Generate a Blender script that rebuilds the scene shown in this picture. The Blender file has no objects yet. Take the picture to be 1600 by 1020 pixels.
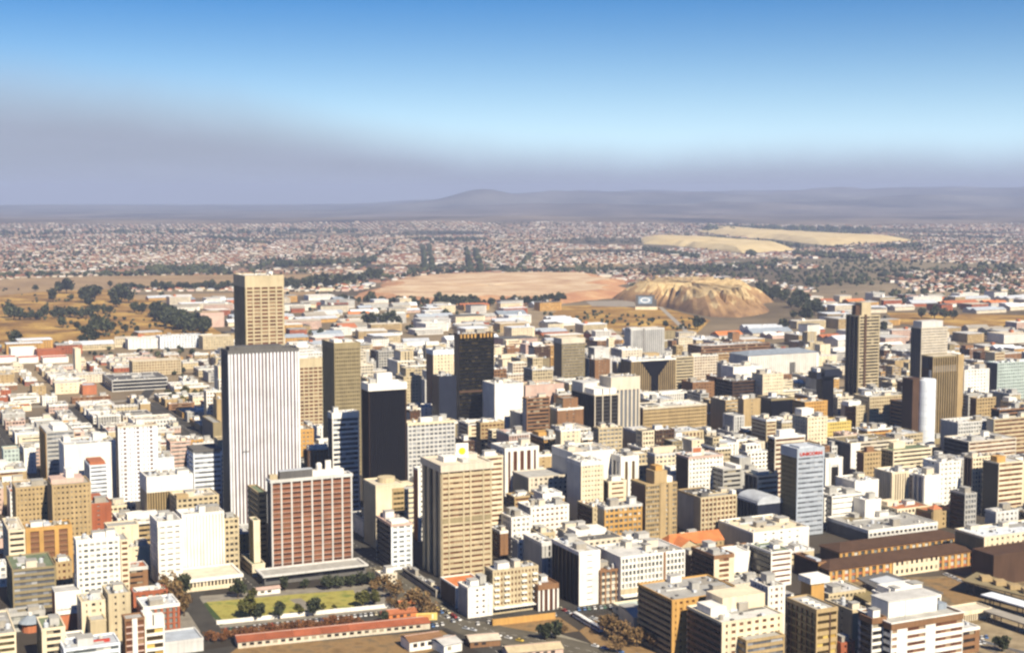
import bpy, math, random
import numpy as np
from mathutils import Vector

R = math.radians
rng = random.Random(11)
nrng = np.random.RandomState(5)
sc = bpy.context.scene
col = sc.collection

# ------------------------------------------------------------------ camera
HGT = 230.0                       # eye height over the city floor, metres
FPX = 2222.0                      # focal length in pixels of a 1600 px wide frame
PITCH = math.atan((510 - 305) / FPX)
cam_d = bpy.data.cameras.new('camera')
cam = bpy.data.objects.new('camera', cam_d)
col.objects.link(cam)
cam.location = (0, 0, HGT)
cam.rotation_euler = (R(90) - PITCH, 0, 0)
cam_d.sensor_fit = 'HORIZONTAL'
cam_d.sensor_width = 36.0
cam_d.lens = FPX / 1600 * 36.0
cam_d.clip_start = 1.0
cam_d.clip_end = 80000.0
sc.camera = cam

# ------------------------------------------------------------------ light and exposure
SUN_AZ, SUN_EL = 147.0, 40.0      # degrees clockwise from the view direction
sun_d = bpy.data.lights.new('sun', 'SUN')
sun_d.energy = 5.0
sun_d.angle = R(0.5)
sun_d.color = (1.0, 0.89, 0.70)
sun = bpy.data.objects.new('sun', sun_d)
col.objects.link(sun)
sdir = Vector((math.sin(R(SUN_AZ)) * math.cos(R(SUN_EL)), math.cos(R(SUN_AZ)) * math.cos(R(SUN_EL)), math.sin(R(SUN_EL))))
sun.rotation_euler = sdir.to_track_quat('Z', 'Y').to_euler()
sun.location = (0, -200, 900)

world = bpy.data.worlds.new('World')
sc.world = world
world.use_nodes = True
wn, wl = world.node_tree.nodes, world.node_tree.links
wn.clear()
w_out = wn.new('ShaderNodeOutputWorld')
w_bg = wn.new('ShaderNodeBackground')
w_bg.inputs['Strength'].default_value = 0.05
sky = wn.new('ShaderNodeTexSky')
sky.sky_type = 'NISHITA'
sky.sun_disc = False
sky.sun_elevation = R(SUN_EL)
sky.sun_rotation = R(SUN_AZ)
sky.altitude = 1700
sky.air_density = 1.0
sky.dust_density = 0.3
sky.ozone_density = 2.5
hs = wn.new('ShaderNodeHueSaturation')
hs.inputs['Saturation'].default_value = 1.75
hs.inputs['Hue'].default_value = 0.515
hs.inputs['Value'].default_value = 0.95
wl.new(sky.outputs[0], hs.inputs['Color'])

def wmath(op, a, b=None, c=None):
    n = wn.new('ShaderNodeMath')
    n.operation = op
    for i, v in enumerate((a, b, c)):
        if v is None:
            continue
        if isinstance(v, (int, float)):
            n.inputs[i].default_value = v
        else:
            wl.new(v, n.inputs[i])
    return n.outputs[0]

PALE_SKY = (11.2, 15.6, 19.2)
# a belt of brown coal smog lies all round the horizon, deeper towards the east (the camera's left)
tc = wn.new('ShaderNodeTexCoord')
sep = wn.new('ShaderNodeSeparateXYZ')
wl.new(tc.outputs['Generated'], sep.inputs[0])
nz = wn.new('ShaderNodeTexNoise')
nz.inputs['Scale'].default_value = 9.0
nz.inputs['Detail'].default_value = 5.0
wl.new(tc.outputs['Generated'], nz.inputs['Vector'])
side = wn.new('ShaderNodeMapRange')                 # 1 on the east, 0 from the middle westwards
side.interpolation_type = 'SMOOTHERSTEP'
side.inputs['From Min'].default_value = 0.10
side.inputs['From Max'].default_value = -0.40
wl.new(sep.outputs['X'], side.inputs['Value'])
top = wmath('MULTIPLY_ADD', side.outputs[0], 0.046, 0.026)
top = wmath('ADD', top, wmath('MULTIPLY', wmath('SUBTRACT', nz.outputs['Fac'], 0.5), 0.016))
wid = wmath('MULTIPLY_ADD', side.outputs[0], 0.012, 0.020)
lo = wmath('SUBTRACT', top, wid)
hi = wmath('ADD', top, wid)
smog = wn.new('ShaderNodeMapRange')
smog.interpolation_type = 'SMOOTHSTEP'
wl.new(sep.outputs['Z'], smog.inputs['Value'])
wl.new(lo, smog.inputs['From Min'])
wl.new(hi, smog.inputs['From Max'])
smog.inputs['To Min'].default_value = 0.93
smog.inputs['To Max'].default_value = 0.0
# above the smog the air pales quickly towards the horizon
pal = wmath('POWER', 2.718, wmath('MULTIPLY', wmath('MAXIMUM', sep.outputs['Z'], 0.0), -17.5))
pal = wmath('MULTIPLY', pal, 1.0)
pm_ = wn.new('ShaderNodeMix')
pm_.data_type = 'RGBA'
pm_.clamp_factor = True
wl.new(pal, pm_.inputs['Factor'])
wl.new(hs.outputs[0], pm_.inputs[6])
pm_.inputs[7].default_value = (PALE_SKY[0], PALE_SKY[1], PALE_SKY[2], 1)
mix = wn.new('ShaderNodeMix')
mix.data_type = 'RGBA'
wl.new(smog.outputs[0], mix.inputs['Factor'])
wl.new(pm_.outputs[2], mix.inputs[6])
SMOG = (4.2, 4.6, 5.9)
nz2 = wn.new('ShaderNodeTexNoise')
mp2 = wn.new('ShaderNodeMapping')
mp2.inputs['Scale'].default_value = (7, 7, 60)
wl.new(tc.outputs['Generated'], mp2.inputs['Vector'])
wl.new(mp2.outputs[0], nz2.inputs['Vector'])
nz2.inputs['Scale'].default_value = 1.0
nz2.inputs['Detail'].default_value = 5.0
sm = wn.new('ShaderNodeMix')
sm.data_type = 'RGBA'
wl.new(nz2.outputs['Fac'], sm.inputs['Factor'])
sm.inputs[6].default_value = (SMOG[0] * .9, SMOG[1] * .88, SMOG[2] * .85, 1)
sm.inputs[7].default_value = (SMOG[0] * 1.12, SMOG[1] * 1.12, SMOG[2] * 1.14, 1)
wl.new(sm.outputs[2], mix.inputs[7])
wl.new(mix.outputs[2], w_bg.inputs['Color'])
wl.new(w_bg.outputs[0], w_out.inputs['Surface'])

vs = sc.view_settings
vs.view_transform = 'Standard'
vs.look = 'None'
vs.gamma = 1
vs.exposure = 0.78
vs.use_curve_mapping = False
sc.render.engine = 'CYCLES'
cy = sc.cycles
cy.max_bounces = 4
cy.diffuse_bounces = 1
cy.glossy_bounces = 2
cy.transmission_bounces = 2
cy.volume_bounces = 0
cy.transparent_max_bounces = 4
cy.caustics_reflective = False
cy.caustics_refractive = False
cy.use_denoising = True
cy.filter_width = 2.5
cy.sample_clamp_indirect = 4

# ------------------------------------------------------------------ pixel <-> world
SP, CP = math.sin(PITCH), math.cos(PITCH)
def ray(px, py):
    a, b = (px - 800) / FPX, (510 - py) / FPX
    return Vector((a, CP + b * SP, -SP + b * CP))
def ground(px, py, z=0.0):
    r = ray(px, py)
    t = (z - HGT) / r.z
    return Vector((r.x * t, r.y * t, z))
def pix(p):
    dep = p[1] * CP - (p[2] - HGT) * SP
    up = p[1] * SP + (p[2] - HGT) * CP
    return 800 + FPX * p[0] / dep, 510 - FPX * up / dep
GRID = R(25)                                    # the street grid's turn
U2 = np.array([math.cos(GRID), math.sin(GRID)])
V2 = np.array([-math.sin(GRID), math.cos(GRID)])

# ------------------------------------------------------------------ materials
MATS = {}
def node_mat(name, rough=0.8):
    m = bpy.data.materials.new(name)
    m.use_nodes = True
    nt = m.node_tree
    b = nt.nodes['Principled BSDF']
    b.inputs['Roughness'].default_value = rough
    b.inputs['Specular IOR Level'].default_value = 0.2
    return m, nt, b
def mth(nt, op, a, b=None):
    n = nt.nodes.new('ShaderNodeMath')
    n.operation = op
    for i, v in enumerate((a, b)):
        if v is None:
            continue
        if isinstance(v, (int, float)):
            n.inputs[i].default_value = v
        else:
            nt.links.new(v, n.inputs[i])
    return n.outputs[0]
def noise(nt, scale, detail=3, vec=None, stretch=None):
    if vec is None:
        g = nt.nodes.new('ShaderNodeNewGeometry')
        vec = g.outputs['Position']
    if stretch:
        mp = nt.nodes.new('ShaderNodeMapping')
        mp.inputs['Scale'].default_value = stretch
        nt.links.new(vec, mp.inputs['Vector'])
        vec = mp.outputs[0]
    n = nt.nodes.new('ShaderNodeTexNoise')
    n.inputs['Scale'].default_value = scale
    n.inputs['Detail'].default_value = detail
    nt.links.new(vec, n.inputs['Vector'])
    return n.outputs['Fac']
def ramp(nt, fac, stops, interp='LINEAR'):
    r = nt.nodes.new('ShaderNodeValToRGB')
    r.color_ramp.interpolation = interp
    el = r.color_ramp.elements
    while len(el) > 1:
        el.remove(el[-1])
    for i, (p, c) in enumerate(stops):
        e = el[0] if i == 0 else el.new(p)
        e.position = p
        e.color = (*c, 1)
    nt.links.new(fac, r.inputs['Fac'])
    return r.outputs['Color']
def scale_col(nt, colr, fac):
    n = nt.nodes.new('ShaderNodeMix')
    n.data_type = 'RGBA'
    n.blend_type = 'MULTIPLY'
    n.inputs['Factor'].default_value = 1
    if isinstance(colr, tuple):
        n.inputs[6].default_value = (*colr, 1)
    else:
        nt.links.new(colr, n.inputs[6])
    nt.links.new(fac, n.inputs[7])
    return n.outputs[2]

COL = dict(white=(.81, .78, .71), coolwhite=(.76, .77, .78), bwhite=(.74, .78, .82), cream=(.72, .62, .44), pale=(.62, .55, .43), tan=(.41, .30, .155), beige=(.50, .415, .265),
           ochre=(.50, .29, .09), brown=(.24, .13, .065), dbrown=(.085, .048, .03), grey=(.40, .39, .36), lgrey=(.56, .55, .52), dgrey=(.12, .115, .11),
           black=(.006, .006, .010), olive=(.24, .19, .09), khaki=(.27, .22, .125), brick=(.34, .105, .05), orange=(.58, .20, .07), red=(.42, .05, .03),
           blue=(.38, .42, .47), screen=(.27, .36, .47), steel=(.27, .31, .36), green=(.17, .21, .13), yellow=(.66, .50, .15), pink=(.56, .40, .33), plum=(.17, .12, .13),
           rust=(.42, .15, .07), silver=(.50, .53, .57), teal=(.44, .52, .48), navy=(.02, .024, .04), asphalt=(.065, .062, .058), concrete=(.34, .31, .26), redpanel=(.28, .125, .07))
def M(key):
    """painted or bare masonry of one colour: stains, vertical streaks and a slight difference from object to object"""
    m = MATS.get(key)
    if m:
        return m
    m, nt, b = node_mat(key, 0.75)
    f = noise(nt, 0.10, 4)
    s = noise(nt, 0.8, 2, stretch=(1, 1, 0.06))
    oi = nt.nodes.new('ShaderNodeObjectInfo')
    k = mth(nt, 'ADD', mth(nt, 'MULTIPLY', f, 0.55), mth(nt, 'MULTIPLY', s, 0.50))
    k = mth(nt, 'ADD', k, mth(nt, 'MULTIPLY', oi.outputs['Random'], 0.10))
    k = mth(nt, 'ADD', k, 0.38)
    nt.links.new(scale_col(nt, COL[key], k), b.inputs['Base Color'])
    if key in ('black', 'navy'):
        b.inputs['Roughness'].default_value = 0.35
    MATS[key] = m
    return m
def roof_mat(key):
    """flat roofs: felt and gravel in that colour with large blotches and repair patches"""
    n = 'roof_' + key
    m = MATS.get(n)
    if m:
        return m
    m, nt, b = node_mat(n, 0.9)
    f = noise(nt, 0.18, 5)
    g = noise(nt, 1.3, 3)
    oi = nt.nodes.new('ShaderNodeObjectInfo')
    k = mth(nt, 'ADD', mth(nt, 'MULTIPLY', f, 0.7), mth(nt, 'MULTIPLY', g, 0.4))
    k = mth(nt, 'ADD', k, mth(nt, 'MULTIPLY', oi.outputs['Random'], 0.25))
    k = mth(nt, 'ADD', k, 0.25)
    nt.links.new(scale_col(nt, COL[key], k), b.inputs['Base Color'])
    MATS[n] = m
    return m
PANES = dict(rb=((.045, .02, .014), (.075, .032, .02), (.11, .05, .03), (.16, .08, .045)), dk=((.018, .016, .016), (.035, .03, .03), (.09, .08, .065), (.30, .26, .19)), br=((.10, .04, .022), (.15, .065, .035), (.20, .10, .055), (.30, .20, .12)),
             bl=((.02, .026, .045), (.035, .045, .075), (.07, .085, .12), (.30, .33, .36)), lt=((.08, .09, .09), (.20, .21, .20), (.33, .33, .30), (.52, .50, .44)),
             bk=((.008, .008, .012), (.012, .012, .016), (.018, .018, .022), (.03, .03, .035)), go=((.012, .011, .007), (.02, .018, .010), (.032, .026, .014), (.05, .04, .02)),
             gy=((.10, .105, .12), (.16, .17, .19), (.22, .23, .26), (.34, .35, .37)), ye=((.05, .035, .015), (.12, .08, .03), (.40, .26, .07), (.55, .40, .12)),
             ol=((.06, .048, .022), (.085, .068, .032), (.11, .09, .045), (.16, .13, .07)))
def P(key):
    """window glass: each pane or window takes its own shade, some with drawn curtains"""
    n = 'glass_' + key
    m = MATS.get(n)
    if m:
        return m
    m, nt, b = node_mat(n, 0.22)
    g = nt.nodes.new('ShaderNodeNewGeometry')
    oi = nt.nodes.new('ShaderNodeObjectInfo')
    v = mth(nt, 'FRACT', mth(nt, 'ADD', g.outputs['Random Per Island'], oi.outputs['Random']))
    c = PANES[key]
    nt.links.new(ramp(nt, v, [(0, c[0]), (.4, c[1]), (.7, c[2]), (.86, c[3])], 'CONSTANT'), b.inputs['Base Color'])
    b.inputs['Specular IOR Level'].default_value = 0.3 if key not in ('bk', 'go') else 0.12
    MATS[n] = m
    return m

# ------------------------------------------------------------------ mesh helpers
BF = np.array([[0, 3, 2, 1], [4, 5, 6, 7], [0, 1, 5, 4], [1, 2, 6, 5], [2, 3, 7, 6], [3, 0, 4, 7]])
def mesh_np(name, verts, faces, mats, midx=None):
    verts = np.asarray(verts, dtype=np.float32).reshape(-1, 3)
    faces = np.asarray(faces, dtype=np.int32)
    k = faces.shape[1]
    me = bpy.data.meshes.new(name)
    me.vertices.add(len(verts))
    me.vertices.foreach_set('co', verts.ravel())
    me.loops.add(faces.size)
    me.loops.foreach_set('vertex_index', faces.ravel())
    me.polygons.add(len(faces))
    me.polygons.foreach_set('loop_start', np.arange(0, faces.size, k, dtype=np.int32))
    if midx is not None:
        me.polygons.foreach_set('material_index', np.asarray(midx, dtype=np.int32))
    for m in (mats if isinstance(mats, (list, tuple)) else [mats]):
        me.materials.append(m)
    me.polygons.foreach_set('use_smooth', np.zeros(len(faces), bool))
    me.update(calc_edges=True)
    return me
def boxes_np(bx):
    b = np.asarray(bx, dtype=np.float32).reshape(-1, 6)
    x0, y0, z0, x1, y1, z1 = b.T
    v = np.stack([np.stack(c, 1) for c in ((x0, y0, z0), (x1, y0, z0), (x1, y1, z0), (x0, y1, z0), (x0, y0, z1), (x1, y0, z1), (x1, y1, z1), (x0, y1, z1))], 1)
    f = BF[None] + (np.arange(len(b)) * 8)[:, None, None]
    return v.reshape(-1, 3), f.reshape(-1, 4)
def box_mesh(name, bx, mat):
    v, f = boxes_np(bx)
    return mesh_np(name, v, f, mat)
def quad_mesh(name, q, mat):
    q = np.asarray(q, dtype=np.float32).reshape(-1, 4, 3)
    return mesh_np(name, q.reshape(-1, 3), np.arange(len(q) * 4).reshape(-1, 4), mat)
def poly_mesh(name, verts, faces, mat):
    me = bpy.data.meshes.new(name)
    me.from_pydata([tuple(v) for v in verts], [], faces)
    for m in (mat if isinstance(mat, (list, tuple)) else [mat]):
        me.materials.append(m)
    me.update()
    return me
def lathe(prof, seg=12, cx=0, cy=0):
    """surface of revolution from [(radius, z)], capped on top"""
    v, f = [], []
    for r, z in prof:
        for k in range(seg):
            a = 2 * math.pi * k / seg
            v.append((cx + r * math.cos(a), cy + r * math.sin(a), z))
    for i in range(len(prof) - 1):
        for k in range(seg):
            k2 = (k + 1) % seg
            f.append((i * seg + k, i * seg + k2, (i + 1) * seg + k2, (i + 1) * seg + k))
    f.append(tuple((len(prof) - 1) * seg + k for k in range(seg)))
    return v, f
def obj(name, me, parent=None, loc=(0, 0, 0), rz=0.0, kind=None):
    o = bpy.data.objects.new(name, me)
    col.objects.link(o)
    o.location = loc
    if rz:
        o.rotation_euler = (0, 0, rz)
    if parent is not None:
        o.parent = parent
    if kind:
        o['kind'] = kind
    return o
THINGS = []
def thing(name, label, cat, loc, rz=0.0, group=None):
    o = obj(name, None, None, loc, rz)
    o['label'] = label
    o['category'] = cat
    if group:
        o['group'] = group
    THINGS.append(o)
    return o
def tag(o, label, cat, group=None):
    o['label'] = label
    o['category'] = cat
    if group:
        o['group'] = group
    THINGS.append(o)
    return o
# ------------------------------------------------------------------ buildings
def G(wall, bay=3.3, pf=.28, sf=.5, p='dk', span=None, fh=3.4, pr=.08, ew=0):      # piers and spandrels round separate windows
    return dict(k='grid', wall=wall, bay=bay, pf=pf, sf=sf, p=p, span=span or wall, fh=fh, pr=pr, ew=ew)
def N(wall, sf=.5, p='dk', fh=3.4, ew=.8, bay=3.3):                             # ribbon windows between spandrel bands
    return dict(k='band', wall=wall, sf=sf, p=p, span=wall, fh=fh, ew=ew, bay=bay, pf=0, pr=.05)
def V(wall, bay=2.5, pf=.5, p='dk', pr=.5, fh=3.4, sf=0, span=None):            # full-height ribs
    return dict(k='rib', wall=wall, bay=bay, pf=pf, p=p, pr=pr, fh=fh, sf=sf, span=span or wall, ew=0)
def K(wall):                                                                    # a blank wall
    return dict(k='blank', wall=wall, p='dk', fh=3.4, span=wall, sf=0, bay=3, pf=0, pr=0, ew=0)
IN = .6
def face_box(fc, w, d, s0, s1, z0, z1, t0, t1):
    """a box on one facade: s along it, z up, t outwards from the face plane"""
    if fc == 'F': return (-w/2 + s0, -d/2 - t1, z0, -w/2 + s1, -d/2 - t0, z1)
    if fc == 'B': return (-w/2 + s0, d/2 + t0, z0, -w/2 + s1, d/2 + t1, z1)
    if fc == 'L': return (-w/2 - t1, -d/2 + s0, z0, -w/2 - t0, -d/2 + s1, z1)
    return (w/2 + t0, -d/2 + s0, z0, w/2 + t1, -d/2 + s1, z1)
def ring(w, d, z0, z1, t0, t1):
    """a band right round the building, four boxes butted at the corners"""
    return [face_box('F', w, d, -t1, w + t1, z0, z1, t0, t1), face_box('B', w, d, -t1, w + t1, z0, z1, t0, t1),
            face_box('L', w, d, -t0, d + t0, z0, z1, t0, t1), face_box('R', w, d, -t0, d + t0, z0, z1, t0, t1)]
def facade(root, w, d, h, F, L, roof='grey', top=1.3, cap=None, ov=.12, base=0, split=True, win=False, skip=()):
    """glazed core, spandrels, ribs, window panes, cornice and roof of one building standing at z = 0 of its root"""
    ht = h - top
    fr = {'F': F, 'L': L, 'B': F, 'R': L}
    obj('glazed_core', box_mesh('glazed_core', [(-w/2 + IN, -d/2 + IN, 0, w/2 - IN, d/2 - IN, h - 1.0)], P(F['p'])), root)
    if L['p'] != F['p'] and L['k'] != 'blank':
        obj('side_glazing', box_mesh('side_glazing', [(-w/2 + IN - .03, -d/2 + IN + .2, 0, -w/2 + IN + .5, d/2 - IN - .2, ht)], P(L['p'])), root)
    joined = {}
    def add(name, mat, bx):
        joined.setdefault((name, mat), []).extend(bx)
    for fc in 'FLBR':
        S = fr[fc]
        ln = w if fc in 'FB' else d
        a, b = (0, ln) if fc in 'FB' else (IN, ln - IN)
        if S['k'] == 'blank':
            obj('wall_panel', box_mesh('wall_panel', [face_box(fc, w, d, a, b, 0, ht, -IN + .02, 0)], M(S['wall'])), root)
            continue
        nf = max(1, round((ht - base) / S['fh']))
        fh = (ht - base) / nf
        nb = max(1, round((ln - 2 * S['ew']) / S['bay']))
        bw = (ln - 2 * S['ew']) / nb
        if base:
            add('ground_floor_band', S['wall'], [face_box(fc, w, d, a, b, base - .9, base, -IN, .02)])
        if S['sf'] > 0:
            if split and fc in 'FL' and nf <= 60:
                me = box_mesh('spandrel', [face_box(fc, w, d, a, b, 0, S['sf'] * fh, -IN, 0)], M(S['span']))
                for i in range(nf):
                    obj('spandrel', me, root, (0, 0, base + i * fh))
            else:
                add('spandrel', S['span'], [face_box(fc, w, d, a, b, base + i * fh, base + (i + S['sf']) * fh, -IN, 0) for i in range(nf)])
        if fc in 'BR' and S['k'] != 'rib':
            continue
        if S['ew'] > 0:
            add('corner_pier', S['wall'], [face_box(fc, w, d, a, S['ew'], base, ht, -IN, .04), face_box(fc, w, d, ln - S['ew'], b, base, ht, -IN, .04)])
        if S['pf'] > 0:
            pw = S['pf'] * bw
            nm = 'rib' if S['k'] == 'rib' else 'pier'
            if split and fc in 'FL' and nb * 2 < 160:
                me = box_mesh(nm, [face_box(fc, w, d, 0, pw, 0, ht - base, -IN, S['pr'])], M(S['wall']))
                for i in range(nb + 1):
                    s = S['ew'] + i * bw - pw / 2
                    s = min(max(s, a), b - pw)
                    obj(nm, me, root, (s, 0, base) if fc == 'F' else (0, s, base))
            else:
                add(nm, S['wall'], [face_box(fc, w, d, min(max(S['ew'] + i * bw - pw / 2, a), b - pw), min(max(S['ew'] + i * bw - pw / 2, a), b - pw) + pw, base, ht, -IN, S['pr']) for i in range(nb + 1)])
        if fc in 'FL' and S['k'] != 'rib':
            pw = S['pf'] * bw
            s = S['ew'] + np.arange(nb) * bw + pw / 2 + .05
            z = base + (np.arange(nf) + S['sf']) * fh
            ss, zz = np.meshgrid(s, z)
            ss, zz = ss.ravel(), zz.ravel()
            ww, hh = bw - pw - .1, fh * (1 - S['sf'])
            if win and hh > .3:
                me = box_mesh('window', [face_box(fc, w, d, 0, ww, 0, hh, -IN + .04, -IN + .16)], P(S['p']))
                for a_, z_ in zip(ss, zz):
                    obj('window', me, root, (a_, 0, z_) if fc == 'F' else (0, a_, z_))
            elif hh > .3:
                t = -IN + .05
                if fc == 'F':
                    q = np.stack([np.stack([-w/2 + ss + e, np.full_like(ss, -d/2 - t), zz + g], 1) for e, g in ((0, 0), (ww, 0), (ww, hh), (0, hh))], 1)
                else:
                    q = np.stack([np.stack([np.full_like(ss, -w/2 - t), -d/2 + ss + e, zz + g], 1) for e, g in ((ww, 0), (0, 0), (0, hh), (ww, hh))], 1)
                obj('window_glass', quad_mesh('window_glass', q, P(S['p'])), root, kind='stuff')
    for (nm, mt), bx in joined.items():
        if len(bx) <= 8:
            for q in bx:
                obj(nm, box_mesh(nm, [q], M(mt)), root)
        else:
            obj(nm, box_mesh(nm, bx, M(mt)), root, kind='stuff')
    obj('cornice', box_mesh('cornice', ring(w, d, ht, h, -IN, ov), M(cap or F['wall'])), root)
    obj('roof', box_mesh('roof', [(-w/2 + IN - .01, -d/2 + IN - .01, ht + .02, w/2 - IN + .01, d/2 - IN + .01, h - .7)], roof_mat(roof)), root)
def roof_things(root, w, d, h, n, cols=('lgrey', 'white', 'grey', 'pale', 'concrete'), seed=0):
    """lift rooms, tanks, vents and pipes on a flat roof"""
    r = random.Random(seed)
    z = h - .7
    used = []
    def spot(a, b):
        for _ in range(12):
            x, y = r.uniform(-w/2 + 1 + a/2, w/2 - 1 - a/2) if w > a + 2.4 else 0, r.uniform(-d/2 + 1 + b/2, d/2 - 1 - b/2) if d > b + 2.4 else 0
            if all(abs(x - u[0]) > (a + u[2]) / 2 + .3 or abs(y - u[1]) > (b + u[3]) / 2 + .3 for u in used):
                used.append((x, y, a, b))
                return x, y
        return None
    for i in range(n):
        a, b, c = min(r.uniform(3.5, 8), w * .5), min(r.uniform(3.5, 7), d * .45), r.uniform(2.4, 4.6)
        p = spot(a, b)
        if p:
            x, y = p
            k = r.choice(cols)
            lr = obj('lift_room', box_mesh('lift_room', [(x - a/2, y - b/2, z, x + a/2, y + b/2, z + c)], M(k)), root)
            obj('lift_room_roof', box_mesh('lift_room_roof', [(x - a/2 - .2, y - b/2 - .2, z + c, x + a/2 + .2, y + b/2 + .2, z + c + .3)], roof_mat('grey')), lr)
    for i in range(r.randint(0, 2)):
        p = spot(2.6, 2.6)
        if p:
            v, f = lathe([(1.2, z), (1.2, z + 2.2), (.3, z + 2.7)], 10, *p)
            obj('water_tank', poly_mesh('water_tank', v, f, M(r.choice(('lgrey', 'silver', 'concrete')))), root)
    for i in range(r.randint(1, 3)):
        a, b = r.uniform(.2, .45) * w, r.uniform(.2, .45) * d
        x, y = r.uniform(-w/2 + 1 + a/2, w/2 - 1 - a/2), r.uniform(-d/2 + 1 + b/2, d/2 - 1 - b/2)
        obj('felt_patch', box_mesh('felt_patch', [(x - a/2, y - b/2, z - .2 + i * .01, x + a/2, y + b/2, z + .04 + i * .02)], roof_mat(r.choice(('dgrey', 'grey', 'concrete', 'khaki', 'lgrey')))), root)
    if w > 12 and d > 10:
        y = r.uniform(-d*.3, d*.3)
        obj('roof_duct', box_mesh('roof_duct', [(-w*.35, y, z + .06, w * r.uniform(0, .35), y + .7, z + .9)], M(r.choice(('silver', 'lgrey', 'grey')))), root)
    for i in range(r.randint(3, 6) + int(w * d / 160)):
        a, b, c = r.uniform(.9, 2.2), r.uniform(.9, 2.0), r.uniform(.6, 1.5)
        p = spot(a, b)
        if p:
            obj('roof_vent', box_mesh('roof_vent', [(p[0] - a/2, p[1] - b/2, z, p[0] + a/2, p[1] + b/2, z + c)], M(r.choice(('silver', 'white', 'grey', 'dgrey')))), root)

FOOT = []       # footprints in grid coordinates (u0, v0, u1, v1)
VIEW = []       # (x0, x1, forward distance, lowest pixel row that must stay in sight)
MARK = []       # named landmarks (x, y, short name)
BLDGS = []
def hyp(px, py):
    r = ray(px, py)
    k = math.hypot(r.x, r.y)
    return r.x / k, r.y / k, r.z / k
def solve(xl, xc, xr, yt, yb, d=None):
    ax, ay, sl = hyp(xc, yt)
    q = (510 - yb) / FPX
    D = HGT * (CP + q * SP) / (ay * (SP - q * CP))
    h = HGT + D * sl
    Pt = np.array([ax * D, ay * D])
    def along(px, dirv):
        bx, by, _ = hyp(px, yt)
        A = np.array([[dirv[0], -bx], [dirv[1], -by]])
        return np.linalg.solve(A, -Pt)[0]
    w = max(4.0, along(xr, U2))
    if d is None:
        d = min(70, max(9.0, along(xl, V2))) if xl is not None and xl < xc else 20.0
    return Pt, w, d, h
SKY = []
def register(Pt, w, d, D, x0, x1, yv, yt):
    FOOT.append((float(Pt @ U2), float(Pt @ V2), float(Pt @ U2) + w, float(Pt @ V2) + d))
    VIEW.append((x0, x1, D, yv))
    SKY.append((D, x0, x1, yt))
CATS = dict(o=('office_tower', 'office tower'), b=('office_building', 'office building'), a=('apartment_block', 'apartment block'), h=('hotel', 'hotel'),
            s=('shop_building', 'shop building'), w=('warehouse', 'warehouse'), r=('station_building', 'station building'))
def B(label, xs, ys, F, L=None, cat='b', roof='grey', top=1.3, cap=None, ov=.12, d=None, base=0, nroof=1, ex=(), short=None, win=False, custom=None, split=True, hmin=4):
    xl, xc, xr = xs
    yt, yb = ys[:2]
    yv = ys[2] if len(ys) > 2 else yb
    Pt, w, d, h = solve(xl, xc, xr, yt, yb, d)
    h = max(h, hmin)
    register(Pt, w, d, float(np.hypot(*Pt)), xl if xl is not None else xc, xr, yv, yt)
    c = Pt + U2 * w / 2 + V2 * d / 2
    name, category = CATS[cat]
    root = thing(name, label, category, (c[0], c[1], 0), GRID)
    BLDGS.append((label, w, d, h, float(np.hypot(*Pt)), xs, ys))
    if short:
        MARK.append((xc * .5 + xr * .5, yt * .5 + yv * .5, short))
    if custom:
        custom(root, w, d, h)
    else:
        facade(root, w, d, h, F, L or F, roof, top, cap, ov, base, split, win)
    for e in ex:                                                    # boxes on the roof: x0, y0, x1, y1 in fractions, height, colour, part name
        x0, y0, x1, y1, hh, k, nm = e[:7]
        z0 = h - .72 + (e[7] if len(e) > 7 else 0)
        obj(nm, box_mesh(nm, [(-w/2 + x0 * w, -d/2 + y0 * d, z0, -w/2 + x1 * w, -d/2 + y1 * d, z0 + hh)], M(k)), root)
    if nroof:
        roof_things(root, w, d, h, nroof, seed=int(xc * 7 + yt))
    return root, w, d, h
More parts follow.
